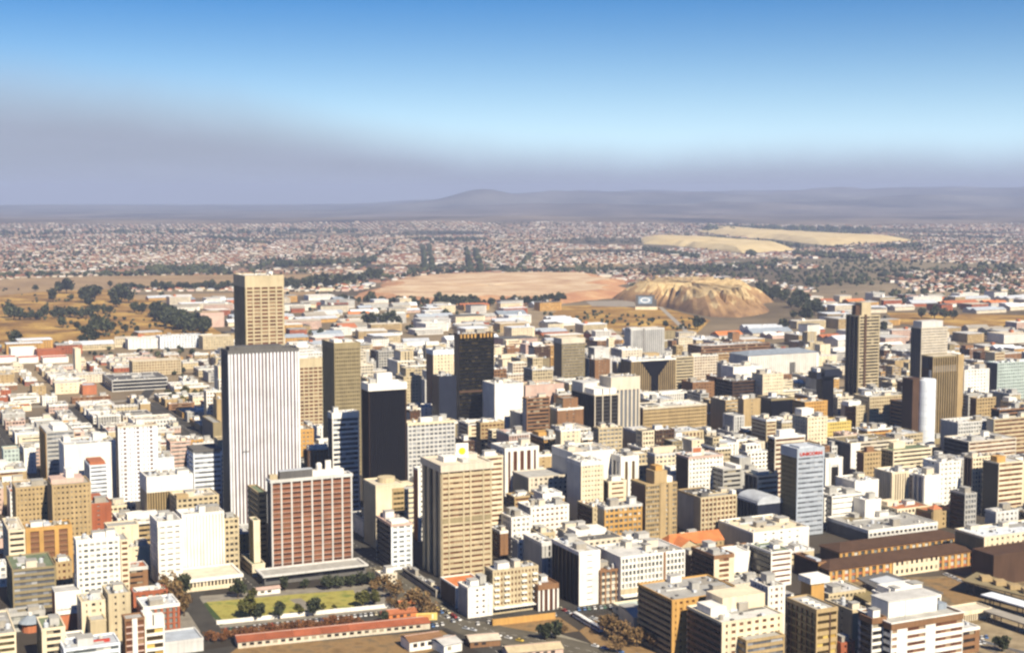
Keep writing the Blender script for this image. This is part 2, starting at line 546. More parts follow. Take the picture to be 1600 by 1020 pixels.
# ------------------------------------------------------------------ the buildings one can tell apart, from the tall middle outwards
# the red-panelled tower: every panel and every window a piece of its own
def red_tower(root, w, d, h):
    facade(root, w, d, h, dict(G('pink', 6, .0, .0, 'br'), k='grid'), V('dgrey', 3, .3, 'bk', .1), 'grey', 1.9, 'lgrey', .5)  # left flank painted dark grey to stand for its shade
    ht, nb, nf = h - 1.9, 8, 18
    bw, fh = w / nb, (h - 1.9) / nf
    pm = box_mesh('red_panel', [(0.45, -d/2 - .02, .25, bw - .45, -d/2 + .5, fh * .5)], M('redpanel'))
    wm = box_mesh('window', [(0.45, -d/2 + .35, fh * .52, bw - .45, -d/2 + .52, fh * .98)], P('rb'))
    for i in range(nf):
        for k in range(nb):
            obj('red_panel', pm, root, (-w/2 + k * bw, 0, i * fh))
            obj('window', wm, root, (-w/2 + k * bw, 0, i * fh))
    mm = box_mesh('mullion', [(-.5, -d/2 - .35, 0, .5, -d/2 + .55, ht)], M('lgrey'))
    for k in range(nb + 1):
        obj('mullion', mm, root, (min(max(-w/2 + k * bw, -w/2 + .5), w/2 - .5), 0, 0))
    sm = box_mesh('floor_edge', [(-w/2, -d/2 - .08, -.1, w/2, -d/2 + .5, .12)], M('pink'))
    for i in range(nf):
        obj('floor_edge', sm, root, (0, 0, i * fh))
    z = h - .7
    obj('plant_room', box_mesh('plant_room', [(-w*.38, -d*.25, z, w*.02, d*.2, z + 5)], M('dgrey')), root)
    obj('plant_room_roof', box_mesh('plant_room_roof', [(-w*.385, -d*.26, z + 5, w*.025, d*.21, z + 5.4)], roof_mat('silver')), root)
    obj('lift_room', box_mesh('lift_room', [(w*.03, -d*.1, z, w*.42, d*.32, z + 3.4)], M('white')), root)
    obj('roof_hut', box_mesh('roof_hut', [(-w*.49, -d*.1, z, -w*.4, d*.3, z + 3)], M('beige')), root)
    v, f = lathe([(1.9, z + 3.4), (1.9, z + 7), (1.2, z + 8)], 12, w*.12, d*.1)
    obj('water_tank', poly_mesh('water_tank', v, f, M('white')), root)
    obj('roof_vent', box_mesh('roof_vent', [(w*.2, d*.05, z + 3.4, w*.27, d*.2, z + 9)], M('white')), root)
B('red panelled office tower with eight columns of windows, facing the lawn', (417, 423, 550), (750, 897), None, cat='o', custom=red_tower, nroof=0, short='the red panelled tower')
B('low grey podium slab with a wide flat canopy under the red panelled tower', (395, 413, 572), (899, 914), N('dgrey', .4, 'bk'), roof='grey', top=1.0, cap='lgrey', ov=1.2, d=16, nroof=0, split=False)
def striped(root, w, d, h):
    facade(root, w, d, h, V('coolwhite', w / 20, .5, 'gy', .7), V('dgrey', 2.4, .6, 'bk', .2), 'dgrey', 2.6, 'dgrey', .1)  # white tower's shaded flank is put into a dark grey
    nb = 20
    me = box_mesh('dark_strip', [(-.05, -d/2 + .3, 0, .05 + w / nb * .44, -d/2 + .6, h - 2.6)], M('plum'))
    for i in range(nb):
        obj('dark_strip', me, root, (-w/2 + (i + .28) * w / nb, 0, 0))
    obj('facade_emblem', box_mesh('facade_emblem', [(-w*.33, -d/2 - .9, h * .42, -w*.23, -d/2 - .6, h * .425), (-w*.285, -d/2 - .9, h*.405, -w*.275, -d/2 - .6, h*.44)], M('dgrey')), root)
B('tall white ribbed office tower with vertical purple-brown window strips', (345, 356, 467), (548, 822), None, cat='o', custom=striped, nroof=0, ex=((.05, .3, .8, .8, 2.5, 'dgrey', 'plant_room'),), short='the white ribbed tower')
def carlton(root, w, d, h):
    facade(root, w, d, h, G('beige', w / 5, .2, .42, 'br', fh=3.45, pr=.35), V('khaki', 2.6, .62, 'dk', .4), 'concrete', 11, 'beige', .25)  # khaki flank ribs: their shade is put into the colour
    obj('painted_shadow_line', box_mesh('painted_shadow_line', ring(w, d, h - 14.8, h - 14.2, -.3, .1), M('olive')), root)  # olive ring paints the shadow line below the crown
B('tallest tower, sand coloured with brown windows and a blank crown, behind the white ribbed one', (365, 383, 443), (431, 690, 545), None, cat='o', custom=carlton, nroof=1, short='the tallest tower')
B('sand coloured slab with brown windows between the tallest tower and the khaki one', (462, 467, 504), (560, 690, 662), G('beige', 4.4, .2, .42, 'br'), roof='concrete', top=9, cat='o')
B('khaki concrete tower with a blank top band and closely set windows', (503, 522, 563), (536, 745, 648), G('khaki', 1.9, .45, .52, 'ol', fh=3.2), K('olive'), cat='o', roof='pale', top=5, cap='khaki', ex=((.1, .2, .4, .6, 2.5, 'white', 'lift_room'), (.55, .3, .85, .7, 2, 'lgrey', 'lift_room')), nroof=0, short='the khaki tower')
B('tower banded in white and dark blue glass, before the khaki tower', (512, 519, 561), (645, 800, 735), N('white', .42, 'bl', 3.6), V('dgrey', 3, .4, 'bl', .1), cat='o', roof='lgrey', top=4.5, cap='white', nroof=1, short='the white banded blue tower')
def black_tower(root, w, d, h):
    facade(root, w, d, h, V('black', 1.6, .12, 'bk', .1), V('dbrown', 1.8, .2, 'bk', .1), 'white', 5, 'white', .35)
    z = h - .7
    obj('plant_room', box_mesh('plant_room', [(-w*.2, -d*.1, z, w*.2, d*.25, z + 7)], M('white')), root)
    obj('lift_room', box_mesh('lift_room', [(-w*.38, -d*.05, z, -w*.22, d*.2, z + 3)], M('grey')), root)
B('black glass office tower with a white roof slab and white plant room', (565, 576, 635), (600, 818, 755), None, cat='o', custom=black_tower, nroof=0, short='the black glass tower')
B('light grey slab gridded with small windows under a pale yellow roof edge', (630, 637, 711), (661, 780, 755), G('lgrey', 3.6, .25, .45, 'gy'), roof='pale', cat='o', top=2, cap='cream', nroof=2, ex=((.3, .3, .75, .8, 3.4, 'white', 'plant_room'),), short='the light grey gridded slab')
def beige_tower(root, w, d, h):
    fh = 3.3
    facade(root, w, d, h, dict(N('beige', .58, 'br', fh, .9), p='br'), V('beige', d / 3.4, .38, 'bk', .5), 'pale', 4.2, 'pale', .9)
    ht = h - 4.2
    for a, b in ((.13, .155), (.42, .45), (.56, .59), (.82, .85)):
        obj('pier', box_mesh('pier', [(-w/2 + a * w, -d/2 - .3, 0, -w/2 + b * w, -d/2 + .6, ht)], M('beige')), root)
    obj('machine_floor', box_mesh('machine_floor', [(-w/2 + .4, -d/2 - .12, ht * .52, w/2 - .4, -d/2 + .5, ht * .52 + 3)], M('khaki')), root)
    z = h - .7
    for x0, y0, x1, y1, hh, k in ((-.3, -.1, -.05, .2, 3, 'white'), (0, -.3, .14, .1, 2, 'lgrey'), (.2, 0, .42, .3, 3, 'pale')):
        obj('lift_room', box_mesh('lift_room', [(x0 * w, y0 * d, z, x1 * w, y1 * d, z + hh)], M(k)), root)
sun_host = B('large sand coloured tower with red-brown window bands and an overhanging flat cap', (660, 690, 768), (727, 905), None, cat='o', custom=beige_tower, nroof=0, short='the large sand coloured tower')
B('narrow cream tower with orange-brown bands joined behind the large sand coloured tower', (740, 748, 786), (714, 862, 792), N('cream', .55, 'br'), cat='o', roof='pale', nroof=1)
B('olive banded block with a green roof squeezed between the ribbed and red towers', (387, 403, 417), (769, 885, 812), N('tan', .5, 'ol'), N('khaki', .5, 'ol'), roof='green', nroof=0)
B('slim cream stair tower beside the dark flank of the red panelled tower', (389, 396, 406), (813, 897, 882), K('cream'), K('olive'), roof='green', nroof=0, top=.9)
B('low cream annexe with a flat green roof next to the red panelled tower', (377, 394, 414), (881, 901), K('cream'), N('tan', .6), roof='green', nroof=0)
# the white hotel and its neighbours
B('white hotel wing with faint cream window columns and an ochre roof line', (234, 246, 284), (815, 917), G('white', 4.2, .3, .72, 'lt'), G('white', 3, .3, .75, 'lt'), cat='h', roof='lgrey', top=3.2, cap='white', nroof=2, short='the white hotel')
def blank_hotel(root, w, d, h):
    facade(root, w, d, h, V('white', 1.9, .8, 'lt', .12), K('white'), 'white', 1.2, 'white', .1)
B('dazzling white hotel slab with fine vertical joints and hardly any windows', (278, 284, 350), (804, 905, 888), None, cat='h', custom=blank_hotel, nroof=2, d=16, short='the dazzling white hotel slab')
B('two storey hotel podium with a planted roof terrace and a columned arcade', (283, 285, 378), (906, 926), G('cream', 2.1, .4, .42, 'dk', fh=5), cat='h', roof='pale', top=2.0, cap='white', ov=.8, d=26, nroof=0)
B('beige gridded rear wing at the end of the white hotel slab', (348, 350, 373), (810, 893, 875), G('beige', 3.3, .3, .5, 'dk'), roof='grey', nroof=1, d=16)
B('ribbed beige department store with a white blank top band behind the white hotel', (226, 229, 301), (745, 835, 790), V('tan', 1.7, .45, 'ol', .2), K('beige'), roof='lgrey', top=11, cap='white', nroof=1, d=26)
B('low beige block with a tan bay, directly behind the dazzling hotel slab', (274, 276, 342), (778, 845, 803), G('beige', 3.4, .35, .5), roof='pale', nroof=1, ex=((0, -.02, .28, .3, 2.5, 'tan', 'stair_head'),), d=24)
B('pale blue banded block half in the shadow of the white ribbed tower', (300, 302, 346), (703, 812, 778), N('bwhite', .5, 'gy'), roof='dgrey', top=2, cap='dgrey', nroof=0, d=22)
def white_flats(root, w, d, h):
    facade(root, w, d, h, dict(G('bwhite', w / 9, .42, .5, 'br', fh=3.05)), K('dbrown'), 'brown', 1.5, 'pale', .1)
    for k in (0, 2, 3, 5, 6, 8):
        obj('blank_strip', box_mesh('blank_strip', [(-w/2 + k * w / 9 + .6, -d/2 - .12, 0, -w/2 + (k + .62) * w / 9, -d/2 + .4, h - 1.5)], M('bwhite')), root)
B('tall white slab of flats with brown balcony columns and a dark brown flank', (180, 184, 246), (666, 785), None, cat='a', custom=white_flats, nroof=1, short='the tall white flats')
B('blue-white banded flats under a red roof hut, beside the tall white flats', (131, 140, 168), (727, 800, 773), N('bwhite', .55, 'gy', 3.1), K('steel'), cat='a', roof='rust', nroof=0, ex=((.05, .1, .9, .8, 2.6, 'rust', 'roof_hut'),))
B('broad plain white hall in front of a grey block', (96, 100, 181), (695, 785, 735), K('white'), roof='lgrey', nroof=1, d=30, ex=((.05, .5, .18, .9, 4, 'white', 'roof_hut'), (.62, .5, .8, .9, 5, 'white', 'roof_hut')))
B('mid-rise grey banded block with a white penthouse', (62, 72, 116), (675, 765, 722), N('grey', .5, 'gy', 3.3), V('ochre', 3, .5), roof='lgrey', nroof=0, ex=((.3, .2, .8, .8, 3.4, 'white', 'penthouse'),), short='the grey banded block')
B('little white cube house with two window rows left of the grey banded block', (35, 37, 56), (700, 740, 718), G('white', 4, .6, .6), roof='lgrey', nroof=1, d=14)
B('squat pale green block near the plain white cube', (3, 5, 30), (702, 745, 720), G('teal', 3.4, .4, .6, 'gy'), roof='cream', nroof=0, d=16)
B('long tan brick block with rows of tiny dark windows and a lower parapet', (22, 24, 80), (762, 858, 798), G('tan', 2.6, .55, .62), roof='concrete', nroof=1, d=24, short='the tan brick block')
B('taller tan brick block with tiny dark windows and a pinkish roof house', (79, 81, 142), (758, 868, 818), G('tan', 2.6, .55, .62), roof='concrete', nroof=0, d=24, ex=((.02, .3, .86, .9, 3, 'pink', 'penthouse'), (.42, .4, .62, .9, 8, 'white', 'lift_room')))
B('ochre block with deep brown window recesses under a wide khaki roof', (36, 40, 112), (825, 902, 864), V('ochre', 8, .28, 'br', .5, sf=.35, span='brown'), roof='khaki', top=2.4, cap='ochre', nroof=1, ex=((.4, .2, .55, .8, 1.6, 'silver', 'roof_light'),), short='the ochre block')
B('cream block of shallow balconies at the side of the ochre block', (4, 13, 39), (829, 905, 872), N('cream', .55, 'dk'), cat='a', roof='pale', nroof=1)
B('grey-brown banded office block with a green roof and long window rows', (10, 19, 87), (890, 955, 940), N('khaki', .45, 'gy', 3.3), N('olive'), roof='green', nroof=1, short='the grey-brown banded block')
B('small tan brick block attached beside the grey-brown banded block', (86, 87, 113), (878, 940, 918), G('tan', 3.2, .5, .55, 'br'), roof='grey', nroof=1, d=14)
def sign_house(root, w, d, h):
    facade(root, w, d, h, K('rust'), K('brick'), 'lgrey', 1.2, 'lgrey', .1)
    obj('white_fascia', box_mesh('white_fascia', [(-w/2 - .2, -d/2 - .9, h * .42, w/2 + .2, -d/2 + .01, h + .3)], M('white')), root)
    bx = []
    r = random.Random(3)
    for g0, g1 in ((.06, .40), (.42, .62), (.74, .86)):
        x = g0
        while x < g1:
            ww = r.uniform(.012, .026)
            bx.append((-w/2 + x * w, -d/2 - 1.0, h * .53, -w/2 + (x + ww) * w, -d/2 - .88, h * .53 + r.uniform(.5, 1.1)))
            x += ww + .014
    obj('sign_lettering', box_mesh('sign_lettering', bx, M('dgrey')), root, kind='stuff')
B('red brick shop with a big white fascia sign and a line of small dark lettering', (84, 86, 126), (926, 985, 970), None, cat='s', custom=sign_house, nroof=0, d=14)
B('white slab of flats with speckled balconies and a bright roof, facing the hotel street', (115, 119, 187), (844, 975, 940), G('white', 3.1, .34, .52, 'lt', fh=3.1), cat='a', roof='white', nroof=3, top=2.4, cap='white', win=True, short='the speckled white flats')
B('cream and orange banded wing behind the speckled white flats', (186, 188, 201), (843, 940, 897), N('cream', .5, 'br', 3.2), cat='a', roof='grey', nroof=0, d=18)
B('narrow tan block of flats with a rounded roof edge before the speckled white flats', (160, 169, 204), (928, 1003, 988), G('beige', 5, .55, .6), cat='a', roof='grey', nroof=1)
B('low tan flats with a recessed court below the speckled white flats', (124, 127, 165), (940, 1004), G('cream', 4.4, .55, .55), cat='a', roof='beige', nroof=1, d=16)
B('small grey flat roofed hut in the court of the low tan flats', (136, 141, 166), (969, 1012), K('beige'), roof='grey', nroof=0, d=12)
B('cream office with dark window bands and a mossy green roof at the bottom edge', (57, 65, 102), (982, 1050), N('cream', .45, 'dk', 3.4, 2.2), K('olive'), roof='green', nroof=1)
B('yellowish banded corner block cut by the bottom edge', (-30, -20, 25), (992, 1045), N('cream', .45, 'ol'), roof='grey', nroof=1)
B('grey roofed low shop between the mossy roof and a pale yard', (104, 106, 134), (999, 1030), N('white', .6), cat='s', roof='grey', nroof=0, d=14)
B('white and blue banded low block with a red roof sign at the bottom edge', (97, 100, 188), (1014, 1060), N('bwhite', .5, 'lt'), roof='silver', nroof=1, d=18, ex=((.55, .3, .85, .36, 1.6, 'red', 'roof_sign'),))
B('brown brick block split by one white stair strip', (190, 195, 226), (967, 1040), G('brown', 5, .1, .22, 'br', span='pink'), K('brown'), roof='grey', nroof=0, ex=((.36, -.035, .62, .01, 25, 'white', 'stair_strip', -24.4),))
B('block with yellow blinds and two blank white roof walls', (222, 226, 257), (979, 1030), N('white', .4, 'ye', 4), roof='lgrey', nroof=0, ex=((-.05, .1, .42, .8, 7.5, 'white', 'roof_wall'), (.5, .1, 1.02, .7, 5.5, 'white', 'roof_wall')))
B('long low shed with a pale blue flat roof at the bottom edge', (205, 214, 318), (1009, 1030), K('lgrey'), cat='w', roof='blue', nroof=0, d=20)
# the main street
B('white corner block with blue-grey panels and red roof edges on the main street', (588, 611, 644), (819, 891), G('bwhite', 4, .3, .5, 'lt', fh=3.2), N('dgrey', .4, 'bk'), roof='pink', nroof=1, top=1.6, cap='pink', ex=((.1, .1, .9, .45, 1.6, 'white', 'roof_monitor'),), short='the blue-panelled corner block')
def cream_tower(root, w, d, h):
    facade(root, w, d, h, K('cream'), K('beige'), 'pale', 1.3, 'cream', .1)
    obj('window_bay', box_mesh('window_bay', [(w*.08, -d/2 - .5, 0, w/2 + .01, -d/2 + .01, h - 3)], M('tan')), root)
    wm = box_mesh('window', [(0, -d/2 - .62, 0, 2.2, -d/2 - .49, 1.6)], P('ol'))
    for i in range(int((h - 4) / 3.4)):
        for k in range(3):
            obj('window', wm, root, (w * (.12 + .125 * k), 0, 1.2 + i * 3.4))
    v, f = lathe([(w*.3, h - .7), (w*.3, h + 2.6)], 16, w*.1, 0)
    obj('round_roof_house', poly_mesh('round_roof_house', v, f, M('beige')), root)
B('cream tower, half blank and half windowed, with a round roof house', (568, 587, 631), (758, 858, 818), None, cat='o', custom=cream_tower, nroof=0, short='the half blank cream tower')
B('long grey flat roofed shop row along the main street', (629, 681, 691), (921, 934), N('concrete', .6, 'bk'), cat='s', roof='grey', nroof=3, top=1.0)
B('thin white slab with a red-brown edge behind the large sand coloured tower', (648, 653, 665), (732, 845, 805), G('white', 4, .3, .6, 'lt'), K('rust'), roof='lgrey', nroof=0)
B('white walled shop under an orange tiled roof on the main street corner', (688, 712, 760), (916, 950, 945), K('white'), K('dbrown'), cat='s', roof='orange', nroof=0, top=.9, short='the orange roofed shop')
B('small white block with six rows of tiny square windows', (723, 731, 770), (918, 966), G('white', 3.4, .62, .62), K('grey'), cat='b', roof='white', nroof=2, d=14, win=True, short='the small white block')
def tan_flats(root, w, d, h):
    facade(root, w, d, h, G('beige', w / 13, .5, .5, 'br', fh=3.3), G('khaki', 3, .5, .5), 'lgrey', 1.5, 'beige', .1, win=True)
    nf = round((h - 1.5) / 3.3)
    fh = (h - 1.5) / nf
    bm = box_mesh('balcony', [(-1.5, -d/2 - 1.2, 0, 1.5, -d/2 - .1, 1.05)], M('white'))
    for x in (-.42, -.2, .18, .42):
        for i in range(1, nf):
            obj('balcony', bm, root, (x * w, 0, i * fh))
    obj('street_canopy', box_mesh('street_canopy', [(-w/2, -d/2 - 3.2, 3.6, w/2, -d/2 - .02, 4.1)], M('white')), root)
B('tan block of flats with four columns of white balconies over a white street canopy', (757, 770, 841), (891, 960), None, cat='a', custom=tan_flats, nroof=2, short='the tan balcony flats')
B('brown office block with seven white vertical strips beside the tan balcony flats', (838, 841, 873), (914, 955), V('white', 3.2, .35, 'br', .25), K('brown'), roof='brown', nroof=1, top=3, cap='brown', d=30)
B('bright white slab with narrow window slots and a long flank painted dark as shade', (862, 905, 938), (862, 947), N('white', .82, 'gy', 3.5, 5), V('dbrown', 5, .1, 'bk', .2), roof='lgrey', top=2.2, nroof=2, win=True, short='the bright white slab')  # dark flank colours paint its shade and shadow
B('brown infill block with a pale latticed centre beside the bright white slab', (936, 938, 971), (891, 944), G('brown', 3.2, .3, .4, 'lt', span='pale'), roof='brown', nroof=1, d=20)
def lattice(root, w, d, h):
    facade(root, w, d, h, G('white', w / 17, .3, .34, 'lt', fh=3.5, pr=.3), K('white'), 'lgrey', 1.5, 'white', .1)
    obj('lower_wall', box_mesh('lower_wall', [(-w/2 - .15, -d/2 - .45, 5.2, w/2 + .1, -d/2 - .31, h * .3)], M('beige')), root)
    obj('expansion_slot', box_mesh('expansion_slot', [(w * .16, -d/2 - .6, 5, w * .19, -d/2 - .32, h)], M('brown')), root)
    obj('street_canopy', box_mesh('street_canopy', [(-w/2, -d/2 - 3.5, 3.8, w/2, -d/2 - .02, 4.4)], M('white')), root)
B('long white latticed store with a tan lower wall and street canopy', (957, 970, 1070), (870, 942), None, cat='s', custom=lattice, nroof=3, d=30, short='the long latticed store')
def gabled(root, w, d, h):
    facade(root, w, d, h, G('tan', 4, .5, .5), K('beige'), 'rust', 1.0, 'tan', .1)
    r_ = d * .38
    v = [(-w/2 - .4, -d/2 - .4, h), (w/2 + .4, -d/2 - .4, h), (w/2 + .4, d/2 + .4, h), (-w/2 - .4, d/2 + .4, h), (-w/2 + 4, 0, h + r_), (w/2 + .4, 0, h + r_)]
    obj('tiled_roof', poly_mesh('tiled_roof', v, [(0, 1, 5, 4), (2, 3, 4, 5), (3, 0, 4), (3, 2, 1, 0)], roof_mat('orange')), root)
    v = [(-w*.46, -d*1.1, h), (-w*.06, -d*1.1, h), (-w*.06, 0, h + .02), (-w*.46, 0, h + .02), (-w*.26, -d*1.1, h + r_ * .9), (-w*.26, 0, h + r_ * .9)]
    obj('cross_gable_roof', poly_mesh('cross_gable_roof', v, [(3, 0, 4, 5), (1, 2, 5, 4)], roof_mat('orange')), root)
    obj('gable_wall', poly_mesh('gable_wall', [(-w*.44, -d*1.05, 0), (-w*.08, -d*1.05, 0), (-w*.08, -d*1.05, h), (-w*.26, -d*1.05, h + r_ * .85), (-w*.44, -d*1.05, h), (-w*.44, -d/2, 0), (-w*.08, -d/2, 0), (-w*.08, -d/2, h), (-w*.26, -d/2, h + r_ * .85), (-w*.44, -d/2, h)],
        [(0, 1, 2, 3, 4), (9, 8, 7, 6, 5), (5, 0, 4, 9), (1, 6, 7, 2)], M('beige')), root)
B('old hall under steep orange tiled gable roofs, behind the long latticed store', (1036, 1046, 1131), (853, 888, 862), None, cat='s', custom=gabled, nroof=0, d=14, short='the orange gabled hall')
B('low market hall with a pale green roof across the road from the latticed store', (972, 976, 1032), (951, 965), G('cream', 4, .4, .5), cat='s', roof='teal', nroof=0, d=14)
B('ochre brick L-shaped block with banded balconies on its shaded flank', (1022, 1050, 1162), (937, 1030), G('ochre', 3.6, .55, .58, 'br', fh=3.3), N('tan', .45, 'bk'), cat='a', roof='grey', nroof=3, d=34, short='the ochre brick block')
B('dark brown block with cream balcony bands and a lit roof house', (1080, 1116, 1147), (868, 923), N('cream', .4, 'br', 3.4, 3.5), N('dbrown', .55, 'bk'), cat='a', roof='grey', nroof=2, top=2.2, cap='brown', win=True, short='the dark brown balcony block')
B('white walled complex with a sandy flat roof behind the dark brown balcony block', (1122, 1177, 1264), (832, 872, 853), G('white', 6, .7, .7, 'lt'), K('pale'), roof='cream', nroof=3)
B('plain white gable block right of the dark brown balcony block', (1142, 1146, 1172), (863, 908, 893), K('white'), roof='white', nroof=0, d=14)
B('white banded block with a dark green glazed flank near the station', (1170, 1205, 1237), (862, 917), N('white', .6, 'br', 3.5), N('dgrey', .15, 'dk'), cat='a', roof='green', nroof=1, win=True)
B('low grey roofed annexe between the dark balcony block and the slim white tower', (1143, 1148, 1205), (913, 927), K('pale'), roof='grey', nroof=1, d=22)
B('peach rendered block with stepped white roof houses near the bottom edge', (1073, 1128, 1224), (972, 1062), G('cream', 4.2, .5, .52, 'br', fh=3.2), N('brown', .4, 'bk'), cat='a', roof='lgrey', nroof=2, win=True, ex=((.3, .5, 1, .98, 7, 'cream', 'upper_storey'), (.05, .4, .3, .8, 4, 'white', 'lift_room')), short='the peach block')
B('grey roofed banded block pressed against the front of the peach block', (1150, 1166, 1226), (1000, 1065), N('tan', .5, 'gy', 3.2), cat='a', roof='grey', nroof=0, d=14, win=True)
B('slim white tower of flats with paired windows behind the peach block', (1197, 1200, 1227), (916, 1012, 975), G('white', 3.4, .5, .55, 'br'), cat='a', roof='pale', nroof=1, d=16, win=True)
def brick_slab(root, w, d, h):
    facade(root, w, d, h, N('tan', .55, 'ye', 3.5, .7), G('brown', 4.2, .12, .28, 'ol', fh=3.5, span='olive'), 'grey', 2, 'tan', .15, win=True)
    obj('corner_recess', box_mesh('corner_recess', [(w*.1, -d/2 - .1, 0, w*.18, -d/2 + .6, h - 2)], M('dbrown')), root)
    z = h - .7
    for k in range(4):
        obj('roof_light', box_mesh('roof_light', [(-w*.2, d*(-.42 + .2 * k), z, w*.1, d*(-.34 + .2 * k), z + .8)], M('white')), root)
B('brick slab with a long gridded flank and cream banded end', (1229, 1276, 1309), (952, 1065), None, cat='a', custom=brick_slab, nroof=0, short='the gridded brick slab')
B('ochre lift tower with a white hut on top, behind the gridded brick slab', (1264, 1268, 1288), (910, 985, 936), K('ochre'), roof='lgrey', nroof=0, d=9, ex=((-.15, -.1, 1.35, 1.1, 3.2, 'white', 'white_hut'),))
B('low red brick house with a cluttered roof beside the gridded brick slab', (1293, 1314, 1336), (1004, 1062), G('brick', 4, .5, .6), roof='pink', nroof=2, win=True)
def stacked_white(root, w, d, h):
    facade(root, w, d, h, dict(N('white', .52, 'br', 3.6, .5)), N('white', .5, 'bk', 3.6), 'grey', 3.2, 'brown', .1, win=True)
    obj('cornice_rim', box_mesh('cornice_rim', ring(w, d, h - .1, h + .4, -.4, .5), M('white')), root)
    nf = round((h - 3.2) / 3.6)
    fh = (h - 3.2) / nf
    pm = box_mesh('blank_panel', [(0, -d/2 - .02, .02, w*.14, -d/2 + .5, fh - .02)], M('white'))
    for x in (-.42, -.03):
        for i in range(nf):
            obj('blank_panel', pm, root, (x * w, 0, i * fh))
    z = h - .7
    ph = obj('penthouse', box_mesh('penthouse', [(-w*.36, -d*.1, z, w*.32, d*.42, z + 7.5)], M('white')), root)
    obj('penthouse_roof', box_mesh('penthouse_roof', [(-w*.37, -d*.11, z + 7.5, w*.33, d*.43, z + 8.1)], roof_mat('lgrey')), ph)
    for x in (-.3, -.22):
        obj('aerial', box_mesh('aerial', [(x * w, -d*.3, z, x * w + .15, -d*.3 + .15, z + 9)], M('grey')), root)
    obj('roof_vent', box_mesh('roof_vent', [(w*.34, -d*.1, z, w*.46, d*.1, z + 3)], M('steel')), root)
B('big white office slab striped with brown window rows and a white roof box', (1375, 1393, 1505), (974, 1078), None, cat='o', custom=stacked_white, nroof=0, d=24, short='the white striped slab')
B('slim white balcony wing with a dark flank beside the white striped slab', (1344, 1363, 1385), (966, 1075), N('white', .4, 'dk', 3.5, .3), N('dgrey', .4, 'bk'), roof='green', nroof=1, top=2.8, cap='brown')
# the railway station
def hall_roof(root, w, d, h, key, rise):
    v = [(-w/2 - 1, -d/2 - 1, h), (w/2 + 1, -d/2 - 1, h), (w/2 + 1, d/2 + 1, h), (-w/2 - 1, d/2 + 1, h), (-w/2 + d*.4, 0, h + rise), (w/2 - d*.4, 0, h + rise)]
    obj('hipped_roof', poly_mesh('hipped_roof', v, [(0, 1, 5, 4), (2, 3, 4, 5), (3, 0, 4), (1, 2, 5), (3, 2, 1, 0)], roof_mat(key)), root)
def station(front):
    def f(root, w, d, h):
        facade(root, w, d, h, G('ochre', 5, .4, .35, 'lt', fh=5, span='rust', pr=.3), K('dbrown'), 'brown', 1.2, 'brown', .3, win=True)
        hall_roof(root, w, d, h, 'dbrown', 3.2)
        if front:
            obj('white_centre', box_mesh('white_centre', [(w*(-.08), -d/2 - .9, 0, w*.24, -d/2 - .4, h - 1)], M('cream')), root)
            wm = box_mesh('window', [(0, -d/2 - 1.0, 0, 1.6, -d/2 - .88, 2.2)], P('dk'))
            for i in range(2):
                for k in range(9):
                    obj('window', wm, root, (w * (-.06 + .034 * k), 0, 1.6 + i * 5))
    return f
B('long front wing of the station, orange brick with a white centre, dark brown roof', (1290, 1296, 1522), (890, 914), None, cat='r', custom=station(True), nroof=0, d=20, short='the long station wing')
B('rear wing of the railway station with orange brick and a brown hipped roof', (1290, 1312, 1500), (862, 884), None, cat='r', custom=station(False), nroof=0, d=20)
def station_end(root, w, d, h):
    facade(root, w, d, h, K('ochre'), K('dbrown'), 'dbrown', 1.2, 'brown', .3)
    obj('roof_light', box_mesh('roof_light', [(-w*.3, -d*.35, h - .75, w*.3, d*.1, h + .6)], M('silver')), root)
B('square end pavilion of the railway station with a grey roof light and black flank', (1240, 1279, 1291), (878, 908), None, cat='r', custom=station_end, nroof=0)
B('cream station hotel with small square windows under a pale roof', (1524, 1538, 1650), (839, 888), G('cream', 4.2, .62, .62), K('olive'), cat='h', roof='bwhite', nroof=2, d=26, win=True, short='the cream station hotel')
B('huge dark brown windowless hall before the cream station hotel', (1546, 1553, 1680), (867, 915), K('dbrown'), roof='dbrown', nroof=0, d=18)
B('cream gate building with a row of thin fins near the tracks', (1496, 1502, 1550), (956, 972), V('cream', 1.6, .5, 'br', .3), roof='pale', nroof=0, d=12, top=2)
# the dense middle of the city
B('white store with four tall brown window strips and a blank cream end', (786, 789, 842), (700, 775, 738), V('white', 5.6, .45, 'br', .2), roof='lgrey', nroof=1, d=26, top=3, cap='white', short='the brown-stripped white store')
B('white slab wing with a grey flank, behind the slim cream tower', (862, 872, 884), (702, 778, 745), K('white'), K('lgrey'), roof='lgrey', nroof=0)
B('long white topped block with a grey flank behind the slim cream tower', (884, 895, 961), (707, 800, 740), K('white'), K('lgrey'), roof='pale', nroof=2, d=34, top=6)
B('slim cream tower with closely ruled floors', (898, 908, 943), (722, 818, 785), G('cream', 2.4, .5, .62, 'lt'), K('lgrey'), cat='o', roof='white', nroof=1, top=3, cap='white', d=22, short='the slim cream tower')
B('low beige hall with arched windows and a broad grey roof', (805, 826, 895), (746, 802, 770), G('pale', 4, .55, .55), K('beige'), roof='grey', nroof=0, d=28, base=0)
B('stepped white block of flats with scattered small windows', (822, 829, 889), (793, 855, 820), G('white', 3.4, .5, .58, 'br'), cat='a', roof='white', nroof=3, d=20, short='the stepped white flats')
B('white fronted block with a cream flank below the large sand tower', (795, 799, 829), (808, 868, 838), G('white', 3.3, .4, .5, 'lt'), cat='a', roof='white', nroof=2, d=16)
B('little tan banded block wedged beneath the beige arched hall', (800, 804, 831), (776, 832, 793), N('tan', .55, 'br'), roof='tan', nroof=1, d=14)
B('small white box house with a roof terrace before the beige arched hall', (844, 848, 878), (771, 838, 788), K('white'), roof='white', nroof=1, d=14)
